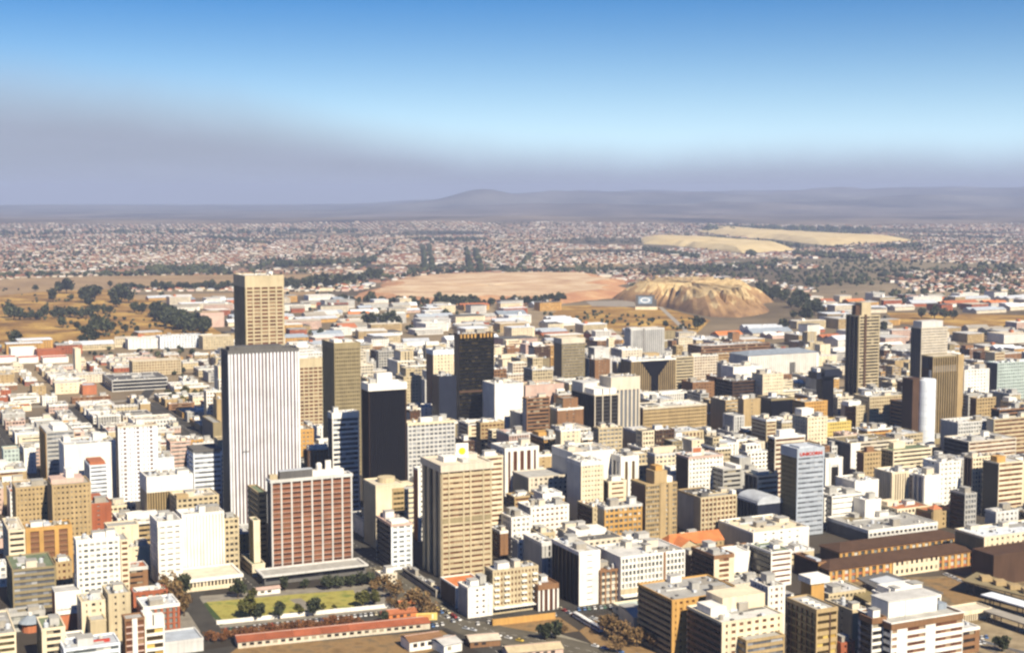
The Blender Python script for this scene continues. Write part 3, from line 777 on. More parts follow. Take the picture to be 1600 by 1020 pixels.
B('dark banded block with a flat orange-red roof', (902, 926, 934), (792, 840, 822), G('beige', 3, .4, .5), N('dbrown', .5, 'bk'), roof='rust', nroof=1)
B('cream block with six brown window bands and a dark flank', (941, 951, 979), (752, 815, 783), N('cream', .6, 'br', 3.3, 2.5), K('dbrown'), roof='lgrey', nroof=1)
B('white tower with two tall yellow arched strips', (967, 970, 998), (713, 800, 780), V('white', 6.5, .45, 'ye', .25), cat='o', roof='white', nroof=2, top=4, cap='white', d=18, short='the yellow-stripped white tower')
def tan_step(root, w, d, h):
    facade(root, w, d, h, G('tan', w / 14, .3, .4, 'lt', fh=3.2), K('brown'), 'tan', 1.3, 'tan', .1)
    obj('tan_centre', box_mesh('tan_centre', [(-w*.05, -d/2 - .5, 0, w*.13, -d/2 + .3, h)], M('tan')), root)
    obj('tan_centre', box_mesh('tan_centre', [(w*.22, -d/2 - .5, 0, w*.33, -d/2 + .3, h)], M('tan')), root)
    obj('stepped_tower', box_mesh('stepped_tower', [(-w*.2, -d*.45, h - .7, w*.2, d*.1, h + 8)], M('tan')), root)
    obj('stepped_tower', box_mesh('stepped_tower', [(-w*.12, -d*.35, h + 8, w*.1, d*.0, h + 11)], M('ochre')), root)
    obj('lift_room', box_mesh('lift_room', [(w*.22, -d*.3, h - .7, w*.45, d*.2, h + 3)], M('white')), root)
B('tan stepped tower with a gridded glass bay and a square crown', (1002, 1009, 1058), (757, 856, 838), None, cat='o', custom=tan_step, nroof=0, d=20, short='the tan stepped tower')
def signed_flats(root, w, d, h):
    facade(root, w, d, h, G('white', 3.0, .45, .52, 'lt', fh=3.2), K('dbrown'), 'lgrey', 1.6, 'pink', .1)
    fr = obj('roof_sign', box_mesh('roof_sign', [(-w*.36, -d/2 + 2, h, -w*.08, -d/2 + 2.5, h + 6.5)], M('white')), root)
    obj('sign_panel', box_mesh('sign_panel', [(-w*.34, -d/2 + 1.85, h + 2.6, -w*.1, -d/2 + 1.99, h + 6)], M('rust')), fr)
B('white flats with speckled windows, a reddish roof line and a framed roof sign', (1069, 1076, 1130), (714, 800, 766), None, cat='a', custom=signed_flats, nroof=1, d=18, short='the flats with a roof sign')
B('grey block with four dark bands beside the flats with a roof sign', (1126, 1130, 1158), (733, 802, 764), N('grey', .5, 'dk', 3.6, .6), roof='lgrey', nroof=0, d=18, ex=((.7, -.01, 1.0, .9, 2.5, 'white', 'roof_hut'),))
B('beige gridded office with a blank lower wall and white roof hut', (1083, 1095, 1151), (777, 852, 830), G('beige', 3.2, .3, .42, 'br', fh=3.3, pr=.3), K('beige'), roof='grey', nroof=0, base=8, ex=((.1, .4, .3, .8, 2.5, 'dgrey', 'lift_room'), (.9, .1, 1.0, .5, 3, 'white', 'lift_room')), short='the beige gridded office')
def arch_hall(root, w, d, h):
    facade(root, w, d, h, K('navy'), V('dgrey', 4, .2, 'bk', .1), 'silver', 1.2, 'silver', .2)
    n = 10
    v, f = [], []
    for i in range(n + 1):
        a = math.pi * i / n
        for y in (-d/2, d/2):
            v.append((-w/2 * math.cos(a), y, h + 4.5 * math.sin(a) - .2))
    for i in range(n):
        f.append((2*i, 2*i + 2, 2*i + 3, 2*i + 1))
    f.append(tuple(range(0, 2 * n + 2, 2)))
    obj('curved_roof', poly_mesh('curved_roof', v, f, roof_mat('silver')), root)
B('navy fronted cinema hall with a low curved grey roof', (1152, 1184, 1222), (786, 835, 812), None, cat='s', custom=arch_hall, nroof=0)
def blue_sign(root, w, d, h):
    facade(root, w, d, h, dict(N('blue', .6, 'gy', 3.3, 1.0)), G('olive', 1.6, .5, .55, 'ol'), 'silver', 6.5, 'blue', .15)
    cu = bpy.data.curves.new('sign_lettering', 'FONT')
    cu.body = 'UNICORN'
    cu.size = 3.0
    cu.align_x = 'CENTER'
    cu.extrude = .15
    cu.offset = .12
    t = bpy.data.objects.new('sign_lettering_source', cu)
    col.objects.link(t)
    dg = bpy.context.evaluated_depsgraph_get()
    me = bpy.data.meshes.new_from_object(t.evaluated_get(dg))
    bpy.data.objects.remove(t)
    me.materials.clear()
    me.materials.append(M('red'))
    me.transform(__import__('mathutils').Matrix.Scale(w * .82 / max(me.vertices, key=lambda v: v.co.x).co.x / 2, 4, (1, 0, 0)))
    o = obj('sign_lettering', me, root, (0, -d/2 - .35, h - 5.0))
    o.rotation_euler = (R(90), 0, 0)
B('blue-grey ribbon glass tower with red lettering along its top and an olive flank', (1220, 1246, 1288), (701, 838), None, cat='o', custom=blue_sign, nroof=0, ex=((.2, .2, .7, .8, 1.2, 'silver', 'plant_room'),), short='the red lettered blue tower')
B('brown banded tower with a white roof slab, behind the red lettered blue tower', (1202, 1211, 1258), (683, 812, 765), N('pale', .5, 'br', 3.4), N('dbrown', .4, 'bk'), cat='o', roof='white', top=1.5, cap='white', ex=((.2, .2, .7, .7, 5, 'white', 'penthouse'),), nroof=0)
B('grey-green banded block beside the red lettered blue tower', (1163, 1184, 1216), (743, 818, 778), N('pale', .5, 'dk', 3.5), V('dgrey', 5, .2, 'bk', .1), roof='green', nroof=0, ex=((.2, .3, .75, .8, 2.8, 'lgrey', 'plant_room'),))
def portal(root, w, d, h):
    facade(root, w, d, h, K('white'), K('lgrey'), 'white', 1.3, 'white', .1)
    obj('dark_opening', box_mesh('dark_opening', [(-w*.2, -d/2 - .04, h * .1, w*.22, -d/2 + .1, h * .82)], P('dk')), root)
    for s in (-.26, .22):
        obj('portal_jamb', box_mesh('portal_jamb', [(s*w, -d/2 - .8, 0, (s + .06)*w, -d/2 + .1, h * .86)], M('white')), root)
    obj('portal_lintel', box_mesh('portal_lintel', [(-w*.26, -d/2 - .8, h * .86, w*.28, -d/2 + .1, h * .92)], M('white')), root)
B('white block framing one tall dark opening like a portal', (1284, 1290, 1317), (716, 795, 752), None, custom=portal, nroof=1, d=16)
B('wide white low complex with thin yellow bands near the red lettered blue tower', (1289, 1300, 1350), (775, 828, 807), N('white', .75, 'lt', 4), roof='lgrey', nroof=3, d=26, short='the wide white complex')
B('plain white box wing at the right end of the wide white complex', (1348, 1352, 1377), (781, 830, 800), K('white'), roof='white', nroof=1, d=24)
B('white stepped parapet building behind the wide white complex', (1330, 1336, 1373), (752, 815, 776), K('white'), roof='lgrey', nroof=1, d=22)
B('narrow white balconied sliver beside the foot of the red lettered blue tower', (1286, 1288, 1300), (778, 826, 826), N('white', .55, 'lt', 3.2), roof='white', nroof=0, d=18)
B('stepped cream block with a tall rear part, in front of the yellow ochre block', (1254, 1262, 1293), (652, 728, 692), G('cream', 3.4, .5, .6, 'lt'), roof='white', nroof=2, d=22, ex=((.1, .5, .7, .95, 6, 'white', 'upper_storey'),))
B('yellow ochre block with close rows of dark windows', (1288, 1293, 1330), (660, 708, 674), G('yellow', 2.6, .5, .5), roof='lgrey', nroof=1, d=20)
B('dark glazed block with a tan end beside the big beige slab', (1320, 1338, 1359), (634, 690, 665), G('beige', 2.8, .5, .5), G('brown', 3, .3, .4, 'dk'), roof='pale', nroof=1, ex=((-.3, .3, .6, .9, 4, 'white', 'plant_room'),))
B('big beige slab of regular small windows below the brown ribbed tower', (1354, 1359, 1414), (620, 690, 666), G('beige', 2.7, .45, .5, 'br'), roof='lgrey', nroof=2, d=24, short='the big beige slab')
def brown_tower(root, w, d, h):
    facade(root, w, d, h, N('beige', .42, 'dk', 3.5, 1.0), V('khaki', d / 3, .16, 'bk', .7, sf=.25, span='dbrown'), 'concrete', 1.6, 'beige', .2)
    for x in (.22,):
        obj('shaft', box_mesh('shaft', [(-w*.26, -d/2 - .9, 0, -w*.16, -d/2 + .3, h + 1)], M('dbrown')), root)
    obj('plant_tower', box_mesh('plant_tower', [(-w*.2, -d*.2, h - .7, w*.25, d*.3, h + 13)], M('beige')), root)
    obj('plant_tower_side', box_mesh('plant_tower_side', [(-w*.42, -d*.1, h - .7, -w*.21, d*.2, h + 10)], M('dbrown')), root)
B('tall tower of beige bands and dark glass crowned by a square plant tower', (1322, 1343, 1375), (493, 640, 606), None, cat='o', custom=brown_tower, nroof=0, short='the tall beige banded tower')
def mushroom(root, w, d, h):
    obj('stem', box_mesh('stem', [(-w*.22, -d*.22, 0, w*.22, d*.22, h - 5)], M('black')), root)
    obj('flared_head', box_mesh('flared_head', [(-w/2, -d*.3, h - 14, w/2, d*.3, h - 7), (-w*.3, -d/2, h - 11, w*.3, d/2, h - 4)], M('navy')), root)
    obj('lift_room', box_mesh('lift_room', [(-w*.46, -d*.25, h - 6.95, -w*.33, d*.1, h - 3)], M('white')), root)
    obj('lift_room', box_mesh('lift_room', [(w*.33, -d*.2, h - 6.95, w*.46, d*.2, h - 2.5)], M('lgrey')), root)
    obj('roof', box_mesh('roof', [(-w*.28, -d*.45, h - 3.95, w*.28, d*.45, h - 3.6)], roof_mat('dgrey')), root)
B('black tower with a broad dark head on a narrow stem', (1278, 1281, 1321), (572, 655, 628), None, cat='o', custom=mushroom, nroof=0, d=24, short='the black stemmed tower')
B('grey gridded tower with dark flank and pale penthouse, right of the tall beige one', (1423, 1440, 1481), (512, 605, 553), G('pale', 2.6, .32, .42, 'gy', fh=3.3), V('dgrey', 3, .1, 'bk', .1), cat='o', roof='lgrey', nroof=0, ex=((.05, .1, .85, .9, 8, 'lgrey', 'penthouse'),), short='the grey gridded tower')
def gold_tower(root, w, d, h):
    facade(root, w, d, h, V('tan', w / 13, .34, 'go', .35), K('dbrown'), 'pale', 1.4, 'khaki', .2)
    obj('machine_band', box_mesh('machine_band', [(-w/2 + .3, -d/2 - .1, h - 15, w*.32, -d/2 + .5, h - 9)], M('dgrey')), root)
    obj('end_shaft', box_mesh('end_shaft', [(w*.3, -d/2 - 1.2, 0, w/2, -d/2 + .5, h + .5)], M('tan')), root)
    sg = obj('flank_sign', box_mesh('flank_sign', [(-w/2 - .5, -d*.2, h - 12, -w/2 - .01, d*.35, h - 2)], M('navy')), root)
    obj('sign_dot', box_mesh('sign_dot', [(-w/2 - .6, -d*.38, h - 20, -w/2 - .01, -d*.22, h - 13)], M('lgrey')), sg)
B('golden brown ribbed tower with a plain end shaft and dark blue flank sign', (1440, 1458, 1505), (557, 690, 682), None, cat='o', custom=gold_tower, nroof=0, short='the golden ribbed tower')
def silo(root, w, d, h):
    r = w * .5
    v, f = lathe([(r, 0), (r, h - 1), (r - .3, h), (.4, h + .2)], 28)
    obj('round_shaft', poly_mesh('round_shaft', v, f, M('bwhite')), root)
    jm = poly_mesh('floor_joint', *lathe([(r + .06, 0), (r + .06, .3)], 28), M('silver'))
    for i in range(1, int(h / 6)):
        obj('floor_joint', jm, root, (0, 0, i * 6))
    obj('square_back', box_mesh('square_back', [(-w*.95, -d*.05, 0, -w*.2, d*.9, h + .5)], M('dbrown')), root)
B('slim round white tower with a dark square back, before the golden ribbed tower', (1440, 1445, 1468), (594, 705, 696), None, cat='o', custom=silo, nroof=0, d=15, short='the round white tower')
B('dark brown banded block at the foot of the golden ribbed tower', (1408, 1413, 1437), (628, 695, 672), N('brown', .4, 'bk'), roof='dgrey', nroof=0, d=20)
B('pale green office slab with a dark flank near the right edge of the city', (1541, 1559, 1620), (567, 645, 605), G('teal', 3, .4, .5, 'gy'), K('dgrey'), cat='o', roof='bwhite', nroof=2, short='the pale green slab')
B('white and peach low block between the golden tower and the pale green slab', (1503, 1507, 1546), (578, 655, 600), G('white', 4, .5, .6, 'lt'), roof='white', nroof=2, d=18)
B('tan block with a cubic roof room in the shade below the pale green slab', (1519, 1526, 1556), (622, 690, 652), G('tan', 3.2, .45, .5), K('dbrown'), roof='grey', nroof=1)
B('dark office with stacked roof plant in deep shade at the right edge', (1548, 1562, 1620), (640, 705, 662), N('brown', .4, 'bk'), K('black'), roof='dgrey', nroof=2)  # deep shade of this corner put into wall and roof colours
B('beige block of long brown window bands at the right edge', (1545, 1553, 1620), (655, 722, 684), N('beige', .5, 'br', 3.6, 1.2), K('pale'), roof='lgrey', nroof=2)
B('grey-white gridded block with a bright corner, below the golden ribbed tower', (1487, 1497, 1553), (660, 722, 692), G('lgrey', 3, .35, .45, 'lt'), K('grey'), roof='lgrey', nroof=1, d=22)
B('broad terraced block with ragged brown bands and dark stacked floors at its side', (1484, 1514, 1588), (690, 745, 712), N('pale', .5, 'br', 3.4), N('dgrey', .3, 'bk'), roof='lgrey', nroof=3, d=30, short='the terraced brown banded block')
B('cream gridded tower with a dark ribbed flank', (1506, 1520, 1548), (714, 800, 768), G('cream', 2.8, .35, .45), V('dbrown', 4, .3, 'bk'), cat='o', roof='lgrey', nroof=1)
B('cream and brown banded slab with an ochre roof room and a flank painted as shadow', (1535, 1561, 1599), (723, 812, 793), N('cream', .5, 'br', 3.5, .6), K('black'), cat='o', roof='lgrey', nroof=0, ex=((.05, .2, .4, .6, 4.5, 'ochre', 'lift_room'),), short='the shade painted banded slab')  # black flank is painted shadow
B('grey gridded block with a dark flank and pale roof plant', (1484, 1508, 1526), (771, 830, 818), G('grey', 2.8, .3, .4, 'gy'), N('dbrown', .5, 'bk'), roof='lgrey', nroof=2)
B('dazzling white block with a grey shaded flank, near the right edge', (1426, 1445, 1468), (743, 805, 792), K('white'), V('lgrey', 6, .3, 'gy'), cat='a', roof='white', nroof=2, short='the dazzling white block')  # flank's shade is put into its grey
B('cream block with thin vertical lines left of the dazzling white block', (1388, 1394, 1420), (738, 800, 768), V('cream', 2.2, .6, 'br', .2), roof='white', nroof=1, d=20)
B('white cluster house with a stepped roof behind the dazzling white block', (1462, 1468, 1502), (722, 800, 760), G('white', 4, .5, .6, 'lt'), cat='a', roof='white', nroof=2, d=18)
def twin(root, w, d, h):
    facade(root, w, d, h, G('tan', 3, .5, .5, 'ol'), K('brown'), 'rust', 1.2, 'tan', .1)
    for x in (-.32, .3):
        t = obj('corner_tower', box_mesh('corner_tower', [((x - .16) * w, -d/2 - 1, 0, (x + .16) * w, -d/2 + 5, h + 2)], M('tan')), root)
        a, b, y0, y1, z = (x - .17) * w, (x + .17) * w, -d/2 - 1.2, -d/2 + 5.2, h + 2
        obj('tower_roof', poly_mesh('tower_roof', [(a, y0, z), (b, y0, z), (b, y1, z), (a, y1, z), ((a + b) / 2, (y0 + y1) / 2, z + 3)], [(0, 1, 4), (1, 2, 4), (2, 3, 4), (3, 0, 4), (3, 2, 1, 0)], roof_mat('rust')), t)
B('old tan building with two corner towers under rusty pyramid roofs', (1450, 1456, 1498), (800, 826), None, custom=twin, nroof=0, d=16)
B('cream arcaded building with red tiled roofs below the dazzling white block', (1394, 1402, 1452), (795, 822), G('cream', 3.2, .4, .4), roof='rust', nroof=1, d=24, ex=((.05, .5, .4, .9, 3, 'cream', 'roof_house'),))
B('long grey-white public hall with a frieze of arches and a shaded flank', (1300, 1357, 1465), (828, 852), G('lgrey', 3.6, .4, .5), K('dgrey'), roof='grey', nroof=3, d=44, top=2.4, cap='white', short='the long arched hall')  # shaded flank painted dark grey
B('cream block with a flat green roof behind the cream arcaded one', (1372, 1396, 1456), (704, 765, 725), N('cream', .5), G('khaki', 3, .3, .4), roof='green', nroof=0, ex=((.2, .5, .5, .95, 5, 'cream', 'upper_storey'),))
B('tan brick tower with paired windows and a rusty tank room', (1338, 1350, 1377), (707, 780, 750), G('tan', 2.6, .5, .55), K('brown'), cat='a', roof='brown', nroof=0, ex=((.3, .3, .7, .7, 4, 'brown', 'tank_room'),))
B('broad olive roofed slab with a bare white end wall', (1314, 1329, 1402), (692, 765, 738), N('pale', .5), K('dgrey'), roof='khaki', nroof=1, d=30, ex=((0, -.02, .2, .0, 30, 'white', 'white_end', -29.5),))
B('long tan slab with fine window rows and a white roof edge', (999, 1005, 1104), (637, 690, 668), G('tan', 2.2, .4, .5, 'ol', fh=3.3), K('brown'), roof='white', top=1.8, cap='pale', nroof=1, d=30, short='the long tan slab')
B('dark green glass tower with thin pale mullions and three white roof caps', (893, 929, 967), (617, 700, 664), V('pale', 7.5, .1, 'dk', .3, sf=.12, span='dgrey'), V('black', 4, .05, 'bk', .1), cat='o', roof='grey', nroof=0, ex=((.08, .1, .4, .6, 5, 'white', 'roof_cap'), (.45, .1, .7, .6, 5, 'white', 'roof_cap'), (.74, .1, 1, .6, 5, 'white', 'roof_cap'), (-.0, .5, .6, .98, 9, 'lgrey', 'plant_room')), short='the dark green glass tower')
B('pale tower with a banded crown beside the dark green glass tower', (946, 955, 1000), (590, 695, 664), V('pale', 4.6, .35, 'gy', .3), K('grey'), cat='o', roof='lgrey', nroof=1, top=12, cap='pale', d=22)
B('brown banded tower block with a grey edge', (816, 823, 859), (622, 705, 672), N('brown', .45, 'dk', 3.4), K('lgrey'), cat='o', roof='pale', nroof=1, short='the brown banded tower')
B('plain pale orange hall behind the brown banded tower', (816, 821, 881), (602, 665, 618), K('pink'), roof='beige', nroof=1, d=26)
B('large white block close to the black and gold tower', (768, 773, 818), (600, 690, 640), K('white'), roof='white', nroof=3, d=28)
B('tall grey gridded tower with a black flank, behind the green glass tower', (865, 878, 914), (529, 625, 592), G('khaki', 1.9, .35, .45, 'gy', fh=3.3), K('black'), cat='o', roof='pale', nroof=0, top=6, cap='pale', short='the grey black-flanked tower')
def gold_black(root, w, d, h):
    facade(root, w, d, h, N('black', .35, 'go', 3.5, .3), K('black'), 'dgrey', 1.2, 'dbrown', .1)
    gm = box_mesh('gold_fin', [(0, -d/2 - .3, h - 4.2, w*.045, -d/2 + .2, h - .3)], M('ochre'))
    for k in range(5):
        obj('gold_fin', gm, root, (-w*.46 + k * w * .1, 0, 0))
    for k in range(4):
        obj('gold_fin', gm, root, (w*.1 + k * w * .1, 0, 0))
    obj('mid_band', box_mesh('mid_band', [(-w/2, -d/2 - .06, h * .42, w/2, -d/2 + .2, h * .44)], M('dbrown')), root)
B('tall black and gold tower with a row of golden fins along its top', (709, 717, 772), (522, 680, 656), None, cat='o', custom=gold_black, nroof=1, short='the black and gold tower')
B('blue-black glass block leaning against the black and gold tower', (684, 686, 713), (588, 690, 645), K('navy'), roof='dgrey', nroof=1, d=18)
B('slim cream tower with white crown and brown edge near the black and gold tower', (673, 677, 709), (547, 660, 632), G('cream', 4, .55, .55, 'lt'), K('brown'), cat='o', roof='white', top=5, cap='bwhite', nroof=1, d=20)
B('grey-white ribbed slab with a dark slot, standing before the dump hills', (983, 986, 1038), (514, 578, 542), V('lgrey', 3, .5, 'gy', .3), roof='lgrey', nroof=0, d=18, top=2, cat='o', ex=((.36, -.03, .4, .0, 30, 'dgrey', 'slot', -29.5), (.0, .2, .3, .8, 2, 'lgrey', 'lift_room')), short='the grey-white ribbed slab')
def notch(root, w, d, h):
    facade(root, w, d, h, V('tan', 2.6, .35, 'dk', .3), V('tan', 2.6, .4, 'dk', .3), 'lgrey', 1.6, 'white', .2)
    v = [(-w*.07, -d/2 - .7, 0), (w*.1, -d/2 - .7, 0), (w*.1, -d/2 - .7, h*.66), (w*.34, -d/2 - .7, h - 1.6), (-w*.3, -d/2 - .7, h - 1.6), (-w*.07, -d/2 - .7, h*.66)]
    v += [(x, -d/2 + .3, z) for x, y, z in v]
    f = [(0, 1, 2, 5), (5, 2, 3, 4), (11, 8, 7, 6), (10, 9, 8, 11)] + [(i, i + 6, (i + 1) % 6 + 6, (i + 1) % 6) for i in range(6)]
    obj('dark_funnel', poly_mesh('dark_funnel', v, f, M('black')), root)
B('tan ribbed building with a black funnel-shaped recess in its front', (979, 987, 1056), (563, 640, 610), None, cat='o', custom=notch, nroof=3, d=24, short='the black funnel building')
B('beige banded block next to the black funnel building', (1052, 1056, 1084), (558, 635, 592), N('beige', .5, 'dk'), roof='pale', nroof=1, d=20)
def white_hall(root, w, d, h):
    facade(root, w, d, h, V('white', 3, .7, 'lt', .3), K('lgrey'), 'steel', 1.2, 'white', .2)
    hall_roof(root, w, d, h, 'steel', 4.5)
    obj('dark_entrance', box_mesh('dark_entrance', [(w*.08, -d/2 - .5, 0, w*.16, -d/2 + .1, h * .7)], M('dgrey')), root)
B('long bright white hall with a blue-grey hipped roof', (1157, 1169, 1279), (556, 602, 582), None, cat='w', custom=white_hall, nroof=0, d=40, short='the long white hall')
B('very long brown factory with ribbon windows behind the long white hall', (1082, 1096, 1203), (541, 566, 550), N('brown', .5, 'dk', 4), cat='w', roof='grey', nroof=1, d=36)
B('dark brown glazed cluster with stepped flat roofs', (1116, 1145, 1190), (596, 655, 620), N('dbrown', .35, 'bk'), roof='dgrey', nroof=2)
B('cream block of close small windows beside the dark brown cluster', (1189, 1192, 1224), (585, 655, 622), G('cream', 2.8, .5, .55, 'lt'), roof='pale', nroof=2, d=20)
B('black glass cube with a pale arch-shaped sheen', (1199, 1205, 1241), (623, 672, 650), K('black'), roof='dgrey', nroof=1, d=26, top=2, cap='khaki')
B('ochre gabled brick block beside the black glass cube', (1254, 1258, 1293), (628, 680, 650), G('ochre', 3.2, .5, .55, 'br'), roof='pale', nroof=1, d=20)
B('grey-white dome-roofed annexe near the long white hall', (1142, 1146, 1190), (573, 640, 592), K('white'), roof='lgrey', nroof=1, d=24)
# the low eastern quarter
B('wide black-windowed works with stacked white floor lines and a slate flat roof', (168, 175, 262), (594, 612), N('lgrey', .25, 'bk', 4), cat='w', roof='dgrey', nroof=1, d=62, short='the black-windowed works')
B('bright cream stepped-gable store by the railway', (83, 86, 128), (599, 616), G('cream', 5, .6, .7, 'lt'), cat='s', roof='lgrey', nroof=0, d=24)
B('orange brick store with a grey pitched roof next to the cream gabled store', (127, 129, 151), (602, 617), K('rust'), cat='s', roof='silver', nroof=0, d=24)
B('two winged beige school-like block with rows of windows', (204, 207, 283), (565, 588), G('beige', 3.4, .4, .5, 'br'), roof='pale', nroof=0, d=26)
B('white gabled mill with close windows below the dry hill', (247, 250, 316), (526, 545), G('bwhite', 4.4, .5, .5, 'gy'), cat='w', roof='lgrey', nroof=1, d=30)
B('plain beige store below the dry hill, near the ribbed tower', (315, 317, 365), (526, 546), G('beige', 4, .5, .6, 'lt'), cat='w', roof='pale', nroof=0, d=30)
B('long low white store with a flat roof below the dark trees', (198, 200, 248), (530, 546), G('white', 5, .6, .6, 'lt'), cat='w', roof='lgrey', nroof=0, d=26)
B('tan and white painted works beyond the dark wood', (310, 313, 350), (489, 512), K('pink'), K('tan'), cat='w', roof='tan', nroof=0, d=40)
B('white box depot above the red roofed sheds', (15, 17, 57), (545, 560), K('white'), cat='w', roof='white', nroof=0, d=30)
B('brick red depot beside the white box depot', (56, 58, 100), (548, 562), K('brick'), cat='w', roof='rust', nroof=0, d=30)
for i, (a, b) in enumerate(((-10, 26), (29, 60), (67, 107))):
    B(('red roofed shed at the left end of its row', 'red roofed shed in the middle of its row', 'longest red roofed shed, at the right end of its row')[i], (a - 2, a, b), (559, 568), K('white'), cat='w', roof='red', nroof=0, d=26, top=1.0)
B('tall cream slab alone among low roofs under the dry hill', (113, 117, 126), (545, 585, 562), K('cream'), roof='pale', nroof=0, d=20)
B('pale pink flats with narrow window bands behind the tall white flats', (262, 266, 298), (690, 742, 722), N('pink', .55, 'lt', 3.3), cat='a', roof='tan', nroof=1, d=18)
B('white low block before the pale pink flats', (244, 246, 272), (715, 760, 740), K('bwhite'), roof='lgrey', nroof=1, d=16)
B('grey flat block with an olive flank near the white ribbed tower', (316, 333, 346), (660, 700, 675), K('khaki'), K('dgrey'), roof='grey', nroof=0)
# ------------------------------------------------------------------ ground, hills, roads
def vnoise(x, y, seed=0):
    """smooth value noise on arrays"""
    xi, yi = np.floor(x).astype(int), np.floor(y).astype(int)
    fx, fy = x - xi, y - yi
    fx, fy = fx * fx * (3 - 2 * fx), fy * fy * (3 - 2 * fy)
    def hsh(a, b):
        n = (a * 374761393 + b * 668265263 + seed * 144665) & 0xffffffff
        n = ((n ^ (n >> 13)) * 1274126177) & 0xffffffff
        return ((n ^ (n >> 16)) & 0xffff) / 65535.0
    a, b, c, e = hsh(xi, yi), hsh(xi + 1, yi), hsh(xi, yi + 1), hsh(xi + 1, yi + 1)
    return (a + (b - a) * fx) * (1 - fy) + (c + (e - c) * fx) * fy
def sst(x, a, b):
    t = np.clip((x - a) / (b - a), 0, 1)
    return t * t * (3 - 2 * t)
def terrain(x, y):
    x, y = np.asarray(x, float), np.asarray(y, float)
    az = x / np.maximum(y, 1)
    n1 = vnoise(x / 2600, y / 1700, 1) * .6 + vnoise(x / 900, y / 700, 2) * .28 + vnoise(x / 300, y / 260, 3) * .12
    z = sst(y, 9000, 11500) * (1 - sst(y, 11500, 14500)) * 42 * n1 * 1.6
    west = sst(az, -.14, .06)
    z = z + sst(y, 11500, 17500) * (30 + 130 * west) * (n1 * 1.35)
    rid = 1 - np.abs(2 * vnoise(x / 3600 + 3, y / 2100, 7) - 1)
    z = z + sst(y, 16500, 24000) * (30 + 150 * west) * (.35 + .55 * n1 + .5 * rid)
    z = z + 150 * np.exp(-((x + 430) / 520) ** 2 - ((y - 19500) / 900) ** 2) + 70 * np.exp(-((x + 900) / 900) ** 2 - ((y - 19000) / 900) ** 2)
    return z
ys = np.concatenate([np.linspace(-1500, 600, 8), np.geomspace(700, 9000, 40)[0:], np.linspace(9200, 27600, 120)])
ts = np.linspace(-1, 1, 201)
YY, TT = np.meshgrid(ys, ts, indexing='ij')
XX = TT * (1800 + .60 * np.maximum(YY, 0))
ZZ = terrain(XX, YY)
nv = len(ts)
ii, jj = np.meshgrid(np.arange(len(ys) - 1), np.arange(nv - 1), indexing='ij')
i0 = (ii * nv + jj).ravel()
gm, nt, b = node_mat('ground', 0.95)
geo = nt.nodes.new('ShaderNodeNewGeometry')
sp = nt.nodes.new('ShaderNodeSeparateXYZ')
nt.links.new(geo.outputs['Position'], sp.inputs[0])
yn = mth(nt, 'DIVIDE', mth(nt, 'ADD', sp.outputs['Y'], mth(nt, 'MULTIPLY', noise(nt, .002, 3), 900)), 20000.0)
base_c = ramp(nt, yn, [(.0, (.06, .05, .04)), (.085, (.075, .062, .048)), (.115, (.25, .19, .115)), (.19, (.20, .155, .095)), (.26, (.13, .105, .065)), (.45, (.12, .10, .065)), (.55, (.14, .11, .075)), (.75, (.125, .10, .08)), (.95, (.10, .095, .085))])  # city stops darkened as shade between buildings, far stops greyed as haze
k = mth(nt, 'ADD', mth(nt, 'MULTIPLY', noise(nt, .012, 6), 1.1), .42)
k2 = mth(nt, 'ADD', mth(nt, 'MULTIPLY', noise(nt, .0011, 6, stretch=(1, .6, 1)), 4.4), -1.2)
k2 = mth(nt, 'MAXIMUM', k2, .2)
nt.links.new(scale_col(nt, base_c, mth(nt, 'MULTIPLY', k, k2)), b.inputs['Base Color'])
gme = mesh_np('ground', np.stack([XX, YY, ZZ], -1).reshape(-1, 3), np.stack([i0, i0 + 1, i0 + nv + 1, i0 + nv], 1), gm)
gme.polygons.foreach_set('use_smooth', np.ones(len(gme.polygons), bool))
obj('ground', gme, kind='structure')

def patch_mat(name, c1, c2, sc_=.03, c3=None, rough=.95):
    if name in MATS:
        return MATS[name]
    m, nt, b = node_mat(name, rough)
    f = noise(nt, sc_, 7)
    g = noise(nt, sc_ * 9, 3)
    v = mth(nt, 'ADD', mth(nt, 'MULTIPLY', f, .75), mth(nt, 'MULTIPLY', g, .25))
    st = [(.36, c1), (.62, c2)] if c3 is None else [(.34, c1), (.5, c2), (.66, c3)]
    nt.links.new(ramp(nt, v, st), b.inputs['Base Color'])
    MATS[name] = m
    return m
def sheet(name, pts, mat, z=.02, kind='structure', thick=0):
    """a flat piece of ground given by its outline in ground points"""
    P3 = [(p[0], p[1], z) for p in pts]
    n = len(P3)
    if thick:
        me = poly_mesh(name, P3 + [(x, y, z - thick) for x, y, _ in P3], [tuple(range(n)), tuple(range(2*n - 1, n - 1, -1))] + [(i, i + n, (i + 1) % n + n, (i + 1) % n) for i in range(n)], mat)
    else:
        me = poly_mesh(name, P3, [tuple(range(n))], mat)
    if me.polygons[0].normal.z < 0:
        me.flip_normals()
    return obj(name, me, kind=kind)
def px_sheet(name, pp, mat, z=.02, kind='structure', thick=0):
    return sheet(name, [ground(*p, z) for p in pp], mat, z, kind, thick)
def inside(poly, x, y):
    c = False
    for i in range(len(poly)):
        x0, y0, x1, y1 = *poly[i - 1], *poly[i]
        if (y0 > y) != (y1 > y) and x < (x1 - x0) * (y - y0) / (y1 - y0) + x0:
            c = not c
    return c
KEEP = []                       # outlines (pixels) where nothing is filled in
